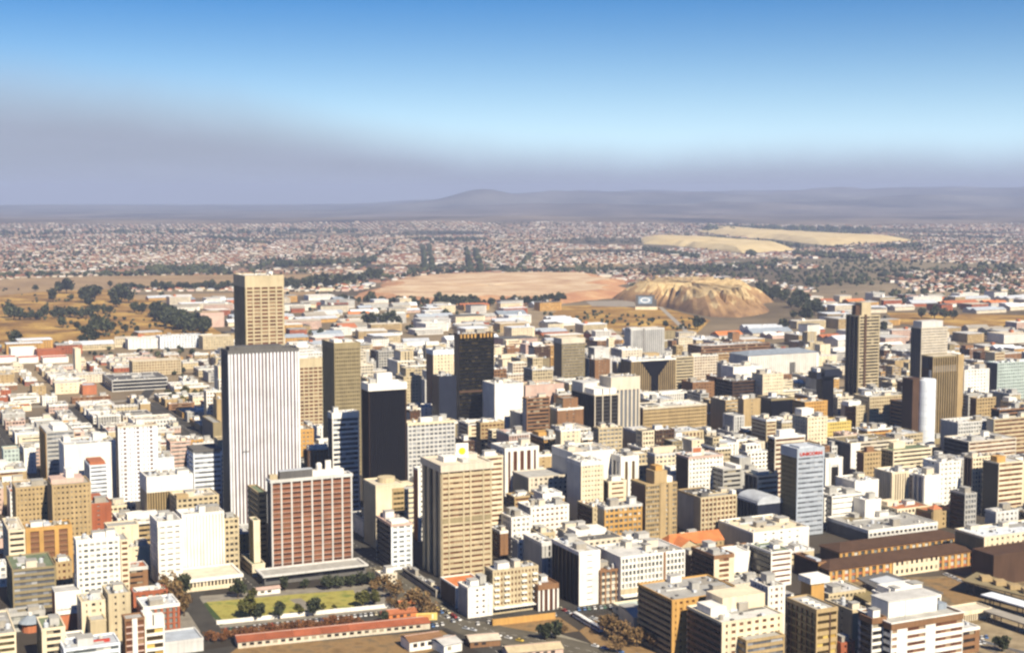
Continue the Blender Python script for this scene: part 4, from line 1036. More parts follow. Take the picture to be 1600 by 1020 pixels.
def road(name, pp, width, mat, z=.05, lines=None, world=False):
    pts = [Vector((p[0], p[1])) if world else Vector(ground(*p)[:2]) for p in pp]
    l, r = [], []
    for i, p in enumerate(pts):
        a, b_ = pts[max(i - 1, 0)], pts[min(i + 1, len(pts) - 1)]
        t = (b_ - a).normalized()
        nrm = Vector((-t.y, t.x))
        l.append(p + nrm * width / 2)
        r.append(p - nrm * width / 2)
    v = [(p.x, p.y, z) for p in l] + [(p.x, p.y, z) for p in r]
    n = len(pts)
    o = obj(name, poly_mesh(name, v, [(i, i + 1, n + i + 1, n + i) for i in range(n - 1)], mat), kind='structure')
    if o.data.polygons[0].normal.z < 0:
        o.data.flip_normals()
    if lines:
        bx = []
        for i in range(n - 1):
            d_ = pts[i + 1] - pts[i]
            L_, t = d_.length, d_.normalized()
            nrm = Vector((-t.y, t.x))
            s = 0
            while s < L_ - 3:
                a = pts[i] + t * s
                b_ = a + t * 3
                for off in lines:
                    q = [a + nrm * (off - .09), a + nrm * (off + .09), b_ + nrm * (off + .09), b_ + nrm * (off - .09)]
                    bx.append([(p.x, p.y, z + .006) for p in q])
                s += 7
        if bx:
            obj('lane_marking', quad_mesh('lane_marking', bx, M('white')), kind='stuff')
    return o
ASPH = patch_mat('asphalt', (.04, .037, .033), (.065, .06, .052), .06)
PAVE = patch_mat('paving', (.19, .17, .14), (.26, .235, .19), .2)
# the streets of the grid: both directions, clipped to the built-up blocks
U0, V0, PU, PV, SW = 0, 0, 84.0, 84.0, 15.0
main_uv = ground(640, 915)
U0 = float(main_uv.x * U2[0] + main_uv.y * U2[1])
V0 = float(ground(700, 972).to_2d().dot(Vector(V2)))
def uv(u, v):
    return (u * U2[0] + v * V2[0], u * U2[1] + v * V2[1])
for i in range(-14, 22):
    u = U0 + i * PU
    w_ = 24 if i == 0 else SW
    road('street', [uv(u, V0 - 260), uv(u, V0 + 900)], w_, ASPH, .030, (-3.3, 3.3) if i == 0 else (0,), world=True)
for j in range(-3, 11):
    v = V0 + j * PV
    road('street', [uv(U0 - 14 * PU, v), uv(U0 + 21 * PU, v)], 19 if j == 0 else SW, ASPH, .036, None, world=True)

# the park in front of the red panelled tower
LAWN = [(322, 940), (352, 973), (566, 950), (552, 921), (470, 927)]
def GP(*a, **k):
    return px_sheet(*a, **k)
PARK = [(292, 932), (312, 1003), (640, 965), (664, 930), (570, 912), (400, 924)]
GP('park_paving', PARK, PAVE, z=.045)
KEEP.append(PARK)
GP('lawn', LAWN, patch_mat('dry_lawn', (.20, .175, .04), (.35, .31, .08), .12, (.14, .17, .04)), z=.06, kind='structure')
GP('lawn_edge', [(322, 940), (316, 944), (345, 977), (352, 973)], patch_mat('clipped_green', (.035, .06, .02), (.06, .09, .03), .3), z=.075, kind='structure')
GP('path', [(452, 936), (470, 934), (494, 950), (478, 953)], PAVE, z=.085)
road('park_road', [(352, 912), (312, 922), (296, 934), (312, 958), (330, 985), (318, 1004), (285, 1015)], 11, ASPH, .10)
GP('traffic_island', [(262, 950), (306, 958), (316, 976), (268, 985)], PAVE, z=.05)
GP('grass_island', [(284, 988), (300, 983), (304, 992), (288, 1002)], MATS['clipped_green'], z=.062)
GP('parking_lot', [(330, 982), (352, 1000), (660, 962), (640, 949)], ASPH, z=.066)
KEEP.append([(250, 925), (250, 1030), (340, 1030), (640, 990), (780, 1030), (1060, 1030), (1020, 950), (880, 950), (770, 965), (700, 950), (680, 925), (640, 910), (570, 925), (400, 920), (330, 915)])
EARTH = patch_mat('ochre_earth', (.16, .10, .045), (.27, .17, .075), .12, (.13, .10, .06))
GP('embankment', [(345, 1030), (370, 1012), (690, 984), (715, 1000), (640, 1030)], EARTH, z=.05)
GP('embankment', [(760, 975), (872, 962), (905, 985), (800, 1000)], EARTH, z=.05)
GP('embankment', [(930, 968), (1010, 962), (1080, 1030), (960, 1040), (905, 985)], EARTH, z=.052)
GP('verge', [(770, 992), (860, 985), (1000, 1030), (860, 1030)], patch_mat('pale_gravel', (.22, .20, .15), (.33, .30, .23), .2), z=.054)
ROADG = patch_mat('worn_asphalt', (.085, .075, .055), (.13, .115, .085), .1)
road('street', [(586, 885), (612, 905), (650, 930), (700, 963), (760, 987), (840, 1002), (920, 1020), (1000, 1045)], 26, ROADG, .12, (-3.2, 3.2))
road('street', [(705, 960), (790, 968), (880, 956), (1030, 942)], 15, ASPH, .124, (0,))
# railway yard
YARD = [(1300, 905), (1520, 898), (1660, 880), (1660, 1040), (1506, 1040), (1506, 965), (1390, 968), (1330, 985)]
KEEP.append(YARD)
GP('railway_yard', YARD, patch_mat('ballast', (.13, .095, .055), (.24, .18, .10), .15), z=.05)
GP('forecourt', [(1440, 905), (1500, 900), (1550, 930), (1500, 950), (1470, 925)], EARTH, z=.058)
GP('gravel_lot', [(1506, 978), (1650, 950), (1650, 1040), (1506, 1040)], patch_mat('beige_gravel', (.22, .17, .10), (.34, .27, .17), .15), z=.056)
KEEP.append([(1236, 868), (1530, 850), (1530, 915), (1240, 915)])
rm = box_mesh('rail', [(0, 0, 0, 230, .12, .18)], M('steel'))
for k in range(7):
    a, b_ = ground(1300 + k * 16, 912 + k * 9), ground(1420 + k * 38, 978 + k * 9)
    tr = thing('railway_track', 'railway track in the station yard, %s from the platforms' % ('first', 'second', 'third', 'fourth', 'fifth', 'sixth', 'seventh')[k], 'railway track', (a.x, a.y, .062), math.atan2(b_.y - a.y, b_.x - a.x), 'railway tracks in the yard')
    obj('rail', rm, tr)
    obj('rail', rm, tr, (0, 1.45, 0))
    obj('sleeper', box_mesh('sleeper', [(j * 1.4, -.5, -.01, j * 1.4 + .3, 2.0, .06) for j in range(164)], M('dbrown')), tr, kind='stuff')
def platform(label, pp, zt, key, name='platform_roof'):
    """a long roof on posts over a platform, given by the four pixels of its top"""
    pts = [ground(*p, zt) for p in pp]
    c = sum(pts, Vector()) / len(pts)
    t = thing(name, label, 'station roof', (c.x, c.y, 0))
    q = [(p.x - c.x, p.y - c.y) for p in pts]
    n = len(q)
    v = [(x, y, zt) for x, y in q] + [(x, y, zt - .7) for x, y in q]
    me = poly_mesh('canopy', v, [tuple(range(n)), tuple(range(2*n - 1, n - 1, -1))] + [(i, i + n, (i + 1) % n + n, (i + 1) % n) for i in range(n)], roof_mat(key))
    obj('canopy', me, t)
    pm = box_mesh('post', [(-.2, -.2, 0, .2, .2, zt - .7)], M('dgrey'))
    for i in range(n):
        for f in (.1, .5, .9):
            x = (q[i][0] * (1 - f) + q[(i + 1) % n][0] * f) * .9
            y = (q[i][1] * (1 - f) + q[(i + 1) % n][1] * f) * .9
            obj('post', pm, t, (x, y, 0))
    obj('platform', box_mesh('platform', [(-2, -2, 0, 2, 2, .9)], M('concrete')), t)
    return t, c
platform('narrow olive-grey platform roof behind the ochre lift tower', [(1306, 913), (1322, 905), (1412, 950), (1392, 958)], 7, 'olive')
platform('second narrow grey platform roof beside the olive-grey one', [(1292, 930), (1302, 924), (1356, 955), (1346, 964)], 6, 'khaki')
t_, c_ = platform('big dark flat station roof with a pale grey roof light', [(1338, 902), (1386, 893), (1474, 925), (1412, 942)], 9, 'dgrey')
g4 = [ground(*p, 9.3) for p in ((1358, 905), (1386, 899), (1424, 911), (1394, 919))]
obj('roof_light', poly_mesh('roof_light', [(p.x - c_.x, p.y - c_.y, z) for z in (9.5, 9.02) for p in g4], [(0, 1, 2, 3), (7, 6, 5, 4), (0, 4, 5, 1), (1, 5, 6, 2), (2, 6, 7, 3), (3, 7, 4, 0)], M('silver')), t_)
t_, c_ = platform('tan station roof dotted with square lantern boxes', [(1503, 906), (1526, 893), (1640, 926), (1640, 940)], 8, 'khaki')
for k in range(4):
    p = ground(1540 + k * 22, 906 + k * 6.5, 8)
    obj('lantern_box', box_mesh('lantern_box', [(p.x - c_.x - 3, p.y - c_.y - 3, 8.02, p.x - c_.x + 3, p.y - c_.y + 3, 10.6)], M('tan')), t_)
platform('pale blue-grey strip roof at the right edge of the station', [(1532, 928), (1550, 924), (1650, 952), (1650, 962)], 7, 'bwhite')
platform('lowest grey-brown strip roof at the right edge of the station', [(1536, 953), (1552, 949), (1650, 980), (1650, 990)], 6, 'concrete')

# dry hills, mine dumps and fields beyond the city
GOLD = patch_mat('dry_hillside', (.12, .065, .022), (.30, .17, .045), .014, (.58, .38, .10))
HILL = [(-60, 468), (60, 455), (180, 452), (240, 468), (290, 486), (352, 524), (300, 530), (200, 528), (120, 540), (-60, 548)]
FIELD = [(-60, 440), (60, 434), (200, 431), (500, 428), (490, 442), (380, 446), (200, 451), (60, 456), (-60, 468)]
GP('hillside', HILL, GOLD, z=.10)
GP('dry_field', FIELD, patch_mat('dry_field', (.24, .16, .085), (.36, .25, .13), .01), z=.12)
GP('dry_field', [(200, 461), (500, 455), (500, 461), (215, 468)], MATS['dry_field'], z=.14)
GP('slope', [(880, 478), (1010, 474), (1110, 500), (1090, 520), (1000, 522), (900, 508), (850, 500)], GOLD, z=.11)
GP('dry_field', [(1385, 488), (1600, 492), (1660, 505), (1660, 515), (1480, 512), (1400, 505)], GOLD, z=.1)
GP('dry_field', [(820, 408), (960, 406), (975, 416), (830, 419)], MATS['dry_field'], z=.1)
for p_ in (HILL, FIELD, [(850, 470), (1200, 440), (1300, 500), (1100, 525), (880, 515)], [(1385, 485), (1660, 490), (1660, 516), (1385, 512)]):
    KEEP.append(p_)
def dump(label, outline, hgt, flat, mats, seed, gully=.15):
    """a flat-topped heap of mine sand with gullied flanks; outline in pixels on the ground"""
    pts = [ground(*p) for p in outline]
    c = sum(pts, Vector()) / len(pts)
    n, rings = 220, 18
    ang = np.linspace(0, 2 * np.pi, n, endpoint=False)
    poly = [(p.x - c.x, p.y - c.y) for p in pts]
    rad = []
    for a in ang:
        best = 1e9
        for i in range(len(poly)):
            x0, y0, x1, y1 = *poly[i - 1], *poly[i]
            dx, dy = x1 - x0, y1 - y0
            den = math.cos(a) * dy - math.sin(a) * dx
            if abs(den) < 1e-9:
                continue
            t = (x0 * dy - y0 * dx) / den
            s = (x0 * math.sin(a) - y0 * math.cos(a)) / den
            if t > 0 and -1e-6 <= s <= 1 + 1e-6:
                best = min(best, t)
        rad.append(best)
    rad = np.array(rad) * (1 + .30 * (vnoise(np.cos(ang) * 3 + 20, np.sin(ang) * 3 + 20, seed) - .5) + .05 * (vnoise(np.cos(ang) * 14 + 20, np.sin(ang) * 14 + 20, seed) - .5))
    V_, F_, mi = [], [], []
    for r_ in range(rings + 1):
        f = 1 - r_ / rings
        hz = np.minimum(1, (1 - f) / (1 - flat)) if flat < 1 else 1
        hz = hz ** .85
        x, y = np.cos(ang) * rad * f, np.sin(ang) * rad * f
        nn = vnoise(ang * 34 + 40, np.full(n, r_ * .35 + seed), seed) - .5
        n2 = vnoise(x / 60 + 900, y / 60 + 900, seed + 3) - .5
        z = hgt * hz * (1 + gully * nn * (1 if f > flat else .35)) + n2 * hgt * .12 * hz
        V_ += list(zip(x, y, z if r_ else np.full(n, -.5)))
    for r_ in range(rings):
        for k in range(n):
            k2 = (k + 1) % n
            F_.append((r_ * n + k, r_ * n + k2, (r_ + 1) * n + k2, (r_ + 1) * n + k))
            mi.append(0 if 1 - (r_ + .5) / rings > flat + .16 * (float(vnoise(np.array([k * .15]), np.array([seed + .5]), 5)[0]) - .5) else 1)
    me = mesh_np('mine_dump', V_, F_, mats, mi)
    o = obj('mine_dump', me, None, (c.x, c.y, 0))
    tag(o, label, 'mine dump')
    KEEP.append([(p[0], p[1] + 1) for p in outline])
    return o
def sand(name, a, b_, c3, sc_):
    return patch_mat(name, a, b_, sc_, c3)
dump('wide flat mine dump with a pink-orange flank and pale sandy top', [(540, 466), (600, 473), (700, 479), (800, 477), (900, 471), (975, 462), (985, 446), (930, 431), (760, 427), (650, 431), (580, 447)], 13, .82,
     [sand('dump_orange', (.34, .16, .085), (.44, .235, .12), (.56, .36, .19), .02), sand('dump_pale', (.40, .25, .15), (.54, .385, .235), (.66, .53, .36), .012)], 3)
def gully_mat():
    m, nt, b = node_mat('dump_gullied', .95)
    g = nt.nodes.new('ShaderNodeNewGeometry')
    s_ = nt.nodes.new('ShaderNodeSeparateXYZ')
    nt.links.new(g.outputs['Position'], s_.inputs[0])
    v = mth(nt, 'ADD', mth(nt, 'MULTIPLY', noise(nt, .06, 6, stretch=(1, .4, .22)), .9), mth(nt, 'MULTIPLY', mth(nt, 'DIVIDE', s_.outputs['Z'], 44), .34))
    nt.links.new(ramp(nt, v, [(.36, (.17, .10, .055)), (.56, (.30, .185, .09)), (.66, (.33, .21, .10)), (.71, (.54, .41, .22)), (.79, (.47, .35, .18)), (.88, (.36, .25, .12))]), b.inputs['Base Color'])
    return m
GUL = gully_mat()
dump('steep rounded mine dump streaked with cream erosion gullies', [(962, 466), (1000, 473), (1060, 488), (1110, 497), (1160, 498), (1208, 484), (1190, 464), (1120, 452), (1040, 451), (980, 458)], 39, .64,
     [GUL, GUL], 8, .55)
PALE = sand('dump_yellow', (.50, .38, .19), (.62, .49, .26), (.66, .54, .31), .01)
dump('long yellow sand dump, the nearer of the two far strips', [(1000, 381), (1060, 384), (1170, 397), (1240, 391), (1232, 385), (1100, 375), (1010, 372)], 24, .75, [PALE, PALE], 12)
dump('long yellow sand dump, the farther of the two far strips', [(1088, 362), (1200, 375), (1290, 383), (1430, 376), (1420, 369), (1300, 371), (1180, 363), (1100, 356)], 26, .75, [PALE, PALE], 15)
# the drive-in screen on the slope
sp_ = ground(1008, 481)
scr = thing('cinema_screen', 'dark framed open-air cinema screen with a pale oval on blue, below the gullied dump', 'screen', (sp_.x, sp_.y, 0), -R(5))
kk = sp_.length / FPX
obj('screen_frame', box_mesh('screen_frame', [(-15*kk, 0, 0, 15*kk, 5, 20*kk)], M('dgrey')), scr)
obj('screen_panel', box_mesh('screen_panel', [(-10.5*kk, -.3, 6.5*kk, 10.5*kk, -.02, 17.5*kk)], M('screen')), scr)
v, f = [], []
for k in range(24):
    a = 2 * math.pi * k / 24
    v += [(8*kk*math.cos(a), -.34, 12*kk + 4.2*kk*math.sin(a)), (5*kk*math.cos(a), -.34, 12*kk + 2.2*kk*math.sin(a))]
f = [(2*k, 2*((k+1) % 24), 2*((k+1) % 24) + 1, 2*k + 1) for k in range(24)]
obj('screen_oval', poly_mesh('screen_oval', v, f, M('bwhite')), scr)
obj('side_brace', box_mesh('side_brace', [(15*kk, .5, 0, 18*kk, 4, 13*kk)], M('dgrey')), scr)
wp = ground(1010, 484)
tag(obj('low_wall', box_mesh('low_wall', [(-17*kk, 0, 0, 17*kk, 3, 4.5*kk)], M('cream')), None, (wp.x, wp.y, 0)), 'long low cream wall just in front of the cinema screen', 'wall')
GP('drive_in_lot', [(915, 471), (990, 469), (994, 480), (925, 478)], patch_mat('grey_lot', (.25, .22, .18), (.32, .28, .23), .05), z=.17)
# motorways and the railway of the middle distance
CONC = patch_mat('motorway', (.24, .21, .17), (.31, .275, .22), .05)
road('motorway', [(-40, 640), (90, 634), (200, 626), (330, 604), (345, 598)], 16, CONC, .2)
road('motorway', [(255, 660), (232, 640), (222, 625), (236, 606), (262, 596)], 12, ASPH, .21)
road('motorway', [(560, 590), (640, 583), (720, 578), (800, 586)], 18, CONC, .2)
road('railway_line', [(-40, 600), (80, 597), (130, 590), (180, 586), (345, 583)], 12, M('dbrown'), .2)
road('street', [(575, 560), (610, 540), (560, 520), (520, 508)], 12, ASPH, .2)
road('street', [(1040, 560), (1075, 520), (1030, 478)], 9, M('concrete'), .25)
for x0, x1 in ((560, 612), (668, 664), (745, 735)):
    road('avenue', [(x0, 424), (x1, 388)], 14, ASPH, .2)
# ------------------------------------------------------------------ the ordinary buildings in between
def lim_height(x0, x1, D, cx):
    """highest a building at distance D may be without hiding the parts of the buildings behind it that the photo shows"""
    best = 200.0
    for a, b_, dist, yv in VIEW:
        if dist > D and b_ > x0 + 1.5 and a < x1 - 1.5:
            sl = hyp((x0 + x1) / 2, yv + 1.5)[2]
            best = min(best, HGT + D * sl)
    for poly in KEEP[:3]:
        xs_ = [p[0] for p in poly]
        if max(xs_) > x0 and min(xs_) < x1:
            yb = max(p[1] for p in poly)
            yt_ = min(p[1] for p in poly)
            pd = ground((x0 + x1) / 2, yb)
            if math.hypot(pd.x, pd.y) > D:
                best = min(best, HGT + D * hyp((x0 + x1) / 2, yb)[2])
    return best
def free(u0, v0, u1, v1, m=2.0):
    return all(u1 + m <= a or u0 - m >= c or v1 + m <= b_ or v0 - m >= d for a, b_, c, d in FOOT)
def blocked(px, py):
    return any(inside(p, px, py) for p in KEEP)
WORDS = dict(white='white', bwhite='bluish white', cream='cream', pale='pale stone', tan='tan', beige='beige', ochre='ochre', brown='brown', grey='grey', lgrey='light grey', brick='red brick', pink='pink', khaki='khaki', orange='orange', silver='silver-grey', blue='pale blue', rust='rust red', dbrown='dark brown', concrete='concrete grey', red='red', steel='slate grey', dgrey='dark grey', olive='olive', green='green', teal='pale green')
def landmark(px, py, near=True):
    best, name = 1e9, ''
    for x, y, s in MARK:
        e = math.hypot(x - px, (y - py) * 1.4)
        if e < best:
            best, name, bx, by = e, s, x, y
    if abs(px - bx) > abs(py - by) * 1.2:
        return ('right of ' if px > bx else 'left of ') + name
    return ('below ' if py > by else 'behind ') + name
LAB = {}
def later_label(root, label, px, py):
    w_ = label.split()
    if len(label.replace('-', ' ').split()) > 12 and w_[0] in ('low', 'tall', 'mid-rise', 'long', 'small', 'large', 'middling'):
        label = ' '.join(w_[1:])
    LAB.setdefault(label, []).append((px, py, root))
r2 = random.Random(21)
fills = []
CELL = 22.0
for iv in range(0, 60):
    for iu in range(-20, 62):
        u = U0 + iu * 30.0 + 12
        v = V0 - 160 + iv * 30.0
        fu = (u - U0) % PU
        fv = (v - V0) % PV
        fills.append((u, v))
r2.shuffle(fills)
fills.sort(key=lambda p: math.hypot(*uv(p[0] + 12, p[1] + 12)))
skyl = np.full(1760, 5000.0)                 # lowest sight line per pixel column of the fillers nearer than the one being set
auth = sorted(SKY)
ai = 0
n_fill = 0
for u, v in fills:
    a_, b2 = r2.uniform(18, 28), r2.uniform(18, 28)
    if v > V0 + 420 and r2.random() < .6:
        a_ *= 1.5; b2 *= 1.25
    u0, v0 = u + r2.uniform(0, 3), v + r2.uniform(0, 3)
    # keep the streets open
    fu, fv = (u0 - U0) % PU, (v0 - V0) % PV
    if fu < SW / 2 + 1 or fu + a_ > PU - SW / 2 + 8 or fv < SW / 2 or fv + b2 > PV - SW / 2 + 8:
        if fu + a_ > PU - SW/2 + 8: a_ = max(10, PU - SW/2 - fu)
        if fv + b2 > PV - SW/2 + 8: b2 = max(10, PV - SW/2 - fv)
        if fu < SW/2 + 1 and fu + a_ > SW: u0 += SW/2 + 1 - fu
        if fv < SW/2 + 1: v0 += SW/2 + 1 - fv
    for shrink in (1, .75, .55):
        if free(u0, v0, u0 + a_ * shrink, v0 + b2 * shrink):
            a_, b2 = a_ * shrink, b2 * shrink
            break
    else:
        continue
    x, y = uv(u0 + a_ / 2, v0 + b2 / 2)
    D = math.hypot(x, y)
    if D < 690 or D > 2080 or y < 300:
        continue
    px, py = pix((x, y, 0))
    if px < -70 or px > 1670 or py > 1120 or blocked(px, py):
        continue
    hw = (a_ + b2) * .5 * FPX / D * .62
    hm = lim_height(px - hw, px + hw, D, px)
    if hm < 5:
        continue
    left = px < 345
    if left:
        h = r2.choice((7, 9, 11, 14, 18, 24)) * r2.uniform(.85, 1.2)
        if D > 1300: h = min(h, r2.uniform(5, 13))
    elif px > 1200 and D > 1500 or D > 1750:
        h = r2.uniform(7, 22)
    else:
        h = r2.choice((12, 18, 24, 30, 36, 44)) * r2.uniform(.85, 1.2)
    if D < 800:
        h = min(h, 26)
    h = min(h, hm)
    if h < 5:
        continue
    # leave out what nearer buildings hide completely
    while ai < len(auth) and auth[ai][0] < D - 5:
        q0, q1 = max(0, int(auth[ai][1]) + 80), min(1760, int(auth[ai][2]) + 80)
        skyl[q0:q1] = np.minimum(skyl[q0:q1], auth[ai][3])
        ai += 1
    q0, q1 = max(0, int(px - hw * .8) + 80), min(1760, int(px + hw * .8) + 80)
    bt = pix((x + V2[0] * b2 / 2, y + V2[1] * b2 / 2, h))[1]
    ft = pix((x - V2[0] * b2 / 2, y - V2[1] * b2 / 2, h))[1]
    if q1 <= q0 or not (skyl[q0:q1] > bt + 2).mean() > .25:
        continue
    skyl[q0:q1] = np.minimum(skyl[q0:q1], bt)
    if left:
        wall = r2.choice(('tan', 'tan', 'beige', 'ochre', 'brown', 'cream', 'pale', 'grey', 'white', 'brick', 'pink'))
    else:
        wall = r2.choice(('white', 'white', 'cream', 'cream', 'pale', 'pale', 'beige', 'beige', 'beige', 'grey', 'lgrey', 'tan', 'tan', 'brown', 'brown', 'pink', 'khaki', 'dbrown', 'ochre'))
    roof = r2.choice(('grey', 'lgrey', 'grey', 'pale', 'concrete', 'white', 'rust', 'dgrey', 'silver', 'beige') if left else ('grey', 'lgrey', 'white', 'pale', 'concrete', 'dgrey', 'lgrey', 'silver', 'khaki'))
    st = r2.choice(('grid', 'grid', 'band', 'punch', 'rib', 'blank') if h > 11 else ('punch', 'grid', 'blank', 'blank', 'band'))
    p_ = r2.choice(('dk', 'dk', 'br', 'lt', 'gy'))
    if st == 'grid': F, w0 = G(wall, r2.uniform(2.8, 3.8), r2.uniform(.22, .4), r2.uniform(.4, .55), p_), 'gridded'
    elif st == 'band': F, w0 = N(wall, r2.uniform(.45, .6), p_, 3.4, r2.choice((.8, 3))), 'banded'
    elif st == 'punch': F, w0 = G(wall, r2.uniform(3, 4.2), r2.uniform(.5, .62), r2.uniform(.55, .65), p_), 'small windowed'
    elif st == 'rib': F, w0 = V(wall, r2.uniform(2.2, 4), r2.uniform(.4, .6), p_, .3, sf=.15), 'ribbed'
    else: F, w0 = G(wall, 6, .7, .7, p_), 'plain walled'
    Lf = F if r2.random() < .5 else K(r2.choice((wall, wall, 'beige', 'grey')))
    cat = r2.choice(('b', 'b', 'a')) if h > 12 else r2.choice(('s', 's', 'b'))
    FOOT.append((u0, v0, u0 + a_, v0 + b2))
    name, category = CATS[cat]
    root = thing(name, '', category, (x, y, 0), GRID)
    pt = pix((x, y, h))
    later_label(root, '%s %s %s, %s roof, %s' % ('tall' if h > 30 else 'mid-rise' if h > 14 else 'low', WORDS[wall] + ' ' + w0, category.split()[0] if category != 'apartment block' else 'flats', WORDS[roof], landmark(pt[0], pt[1])), pt[0], pt[1])
    facade(root, a_, b2, h, F, Lf, roof, r2.uniform(1.2, 2.2), r2.choice((wall, wall, 'white', 'lgrey')), .12, split=False)
    roof_things(root, a_, b2, h, r2.choice((0, 1, 1, 2)), seed=n_fill)
    if r2.random() < .45 and a_ > 13 and b2 > 12 and h > 14 and hm - h > 6:
        h2 = min(r2.uniform(6, 15), hm - h)
        a3, b3 = a_ * r2.uniform(.4, .7), b2 * r2.uniform(.45, .7)
        ub = obj('upper_block', None, root, ((a_ - a3) * r2.uniform(-.42, .42), (b2 - b3) * r2.uniform(-.1, .42), h - .68))
        facade(ub, a3, b3, h2, F, Lf, roof, 1.3, wall, .1, split=False)
    elif r2.random() < .5 and a_ > 14 and h > 14:
        z = h - .68
        k = r2.choice((wall, 'white'))
        obj('upper_storey', box_mesh('upper_storey', [(-a_ * .42, 0, z, a_ * r2.uniform(-.1, .4), b2 * .44, min(z + r2.uniform(3, 5), max(z + 1, hm)))], M(k)), root)
    n_fill += 1

# ------------------------------------------------------------------ sheds and works of the industrial belt
def shed_meshes(a, b_, h, kind, seed):
    if kind == 'gable':
        n = max(1, round(b_ / 22))
        bw = b_ / n
        v, f = [], []
        for i in range(n):
            y0, y1 = -b_/2 + i * bw, -b_/2 + (i + 1) * bw
            k = len(v)
            rr = bw * .2
            v += [(-a/2 - .4, y0, h), (a/2 + .4, y0, h), (a/2 + .4, y1, h), (-a/2 - .4, y1, h), (-a/2 - .4, (y0 + y1) / 2, h + rr), (a/2 + .4, (y0 + y1) / 2, h + rr)]
            f += [(k, k + 1, k + 5, k + 4), (k + 2, k + 3, k + 4, k + 5), (k + 3, k, k + 4), (k + 1, k + 2, k + 5)]
        return v, f
    v = [(-a/2, -b_/2, h), (a/2, -b_/2, h), (a/2, b_/2, h), (-a/2, b_/2, h), (-a/2, -b_/2, h + .6), (a/2, -b_/2, h + .6), (a/2, b_/2, h + .6), (-a/2, b_/2, h + .6)]
    return v, [tuple(x) for x in BF]
r3 = random.Random(5)
cand = []
for iv in range(0, 34):
    for iu in range(-30, 40):
        Dy = 1790 + iv * 56
        cand.append((iu * 72 + r3.uniform(-14, 14), Dy + r3.uniform(-12, 12)))
n_sh = {'warehouse': 0, 'factory': 0, 'store': 0, 'works': 0}
for x, y in cand:
    D = math.hypot(x, y)
    px, py = pix((x, y, 0))
    if px < -70 or px > 1670 or py > 600 or py < 466 or blocked(px, py):
        continue
    if r3.random() < .10:
        continue
    a, b_ = r3.uniform(26, 60), r3.uniform(20, 42)
    if r3.random() < .25:
        a *= 1.5
    cu, cv = x * U2[0] + y * U2[1], x * V2[0] + y * V2[1]
    if not free(cu - a/2, cv - b_/2, cu + a/2, cv + b_/2, 3):
        a, b_ = a * .55, b_ * .6
        if not free(cu - a/2, cv - b_/2, cu + a/2, cv + b_/2, 3):
            continue
    hw = (a + b_) * .45 * FPX / D
    hm = lim_height(px - hw, px + hw, D, px)
    h = min(r3.choice((5, 6, 7, 9, 12, 15)) * r3.uniform(.9, 1.2), hm - 3)
    if h < 3.5:
        continue
    kind = r3.choice(('gable', 'gable', 'flat'))
    if kind == 'gable' and h > 10: kind = 'flat'
    wall = r3.choice(('white', 'white', 'cream', 'pale', 'tan', 'brick', 'pink', 'lgrey', 'beige', 'ochre'))
    rk = r3.choice(('silver', 'silver', 'white', 'lgrey', 'rust', 'blue', 'grey', 'steel', 'concrete', 'bwhite', 'orange') if kind == 'gable' else ('lgrey', 'white', 'grey', 'pale', 'dgrey', 'bwhite'))
    cat = min(n_sh, key=lambda k_: n_sh[k_] + r3.random() * 40)
    n_sh[cat] += 1
    FOOT.append((cu - a/2, cv - b_/2, cu + a/2, cv + b_/2))
    root = thing({'works': 'workshop', 'store': 'storehouse'}.get(cat, cat), '', {'works': 'workshop', 'store': 'storehouse'}.get(cat, cat), (x, y, 0), GRID + r3.choice((0, 0, 0, .12, -.2)))
    later_label(root, '%s %s %s, %s %s roof, %s' % ('long' if a > 48 else 'small' if a < 30 else 'low', WORDS[wall], {'works': 'workshop', 'store': 'storehouse'}.get(cat, cat), WORDS[rk], 'pitched' if kind == 'gable' else 'flat', landmark(px, py)), px, py)
    obj('wall', box_mesh('wall', [(-a/2 + .3, -b_/2 + .3, 0, a/2 - .3, b_/2 - .3, h)], M(wall)), root)
    v, f = shed_meshes(a, b_, h + .02, kind, n_sh)
    obj('roof', poly_mesh('roof', v, f, roof_mat(rk)), root)
    bx = []
    zz = [h - 1.8] if h < 8 else [h - 2 - 3.3 * i for i in range(int(h / 3.3))]
    s = 0
    for z0 in zz:
        x0 = -a/2 + 2
        while x0 < a/2 - 3.5:
            bx.append((x0, -b_/2 + .2, z0, x0 + 2.2, -b_/2 + .34, z0 + 1.2))
            x0 += 3.6
    if bx:
        obj('window_row', box_mesh('window_row', bx, P('dk')), root, kind='stuff')
    if r3.random() < .4:
        xx = r3.uniform(-a*.3, a*.3)
        obj('roof_vent', box_mesh('roof_vent', [(xx, -3, h + .5, xx + 5, 3, h + r3.uniform(3.2, 5.5))], M(r3.choice(('white', 'grey', 'rust')))), root)

# ------------------------------------------------------------------ suburbs: rows of little houses to the foot of the far ridge
def house_arrays(cx, cy, rot, a, b_, h, rr, z0):
    """vertices and faces of hipped houses, many at once"""
    n = len(cx)
    loc = np.stack([np.stack(p, 1) for p in ((-a, -b_, z0*0), (a, -b_, z0*0), (a, b_, z0*0), (-a, b_, z0*0), (-a, -b_, h), (a, -b_, h), (a, b_, h), (-a, b_, h),
          (-a - .5, -b_ - .5, h), (a + .5, -b_ - .5, h), (a + .5, b_ + .5, h), (-a - .5, b_ + .5, h), (-a*.4, 0*a, h + rr), (a*.4, 0*a, h + rr))], 1)
    c, s = np.cos(rot)[:, None], np.sin(rot)[:, None]
    X = loc[..., 0] * c - loc[..., 1] * s + cx[:, None]
    Y = loc[..., 0] * s + loc[..., 1] * c + cy[:, None]
    Z = loc[..., 2] + z0[:, None]
    return np.stack([X, Y, Z], -1)
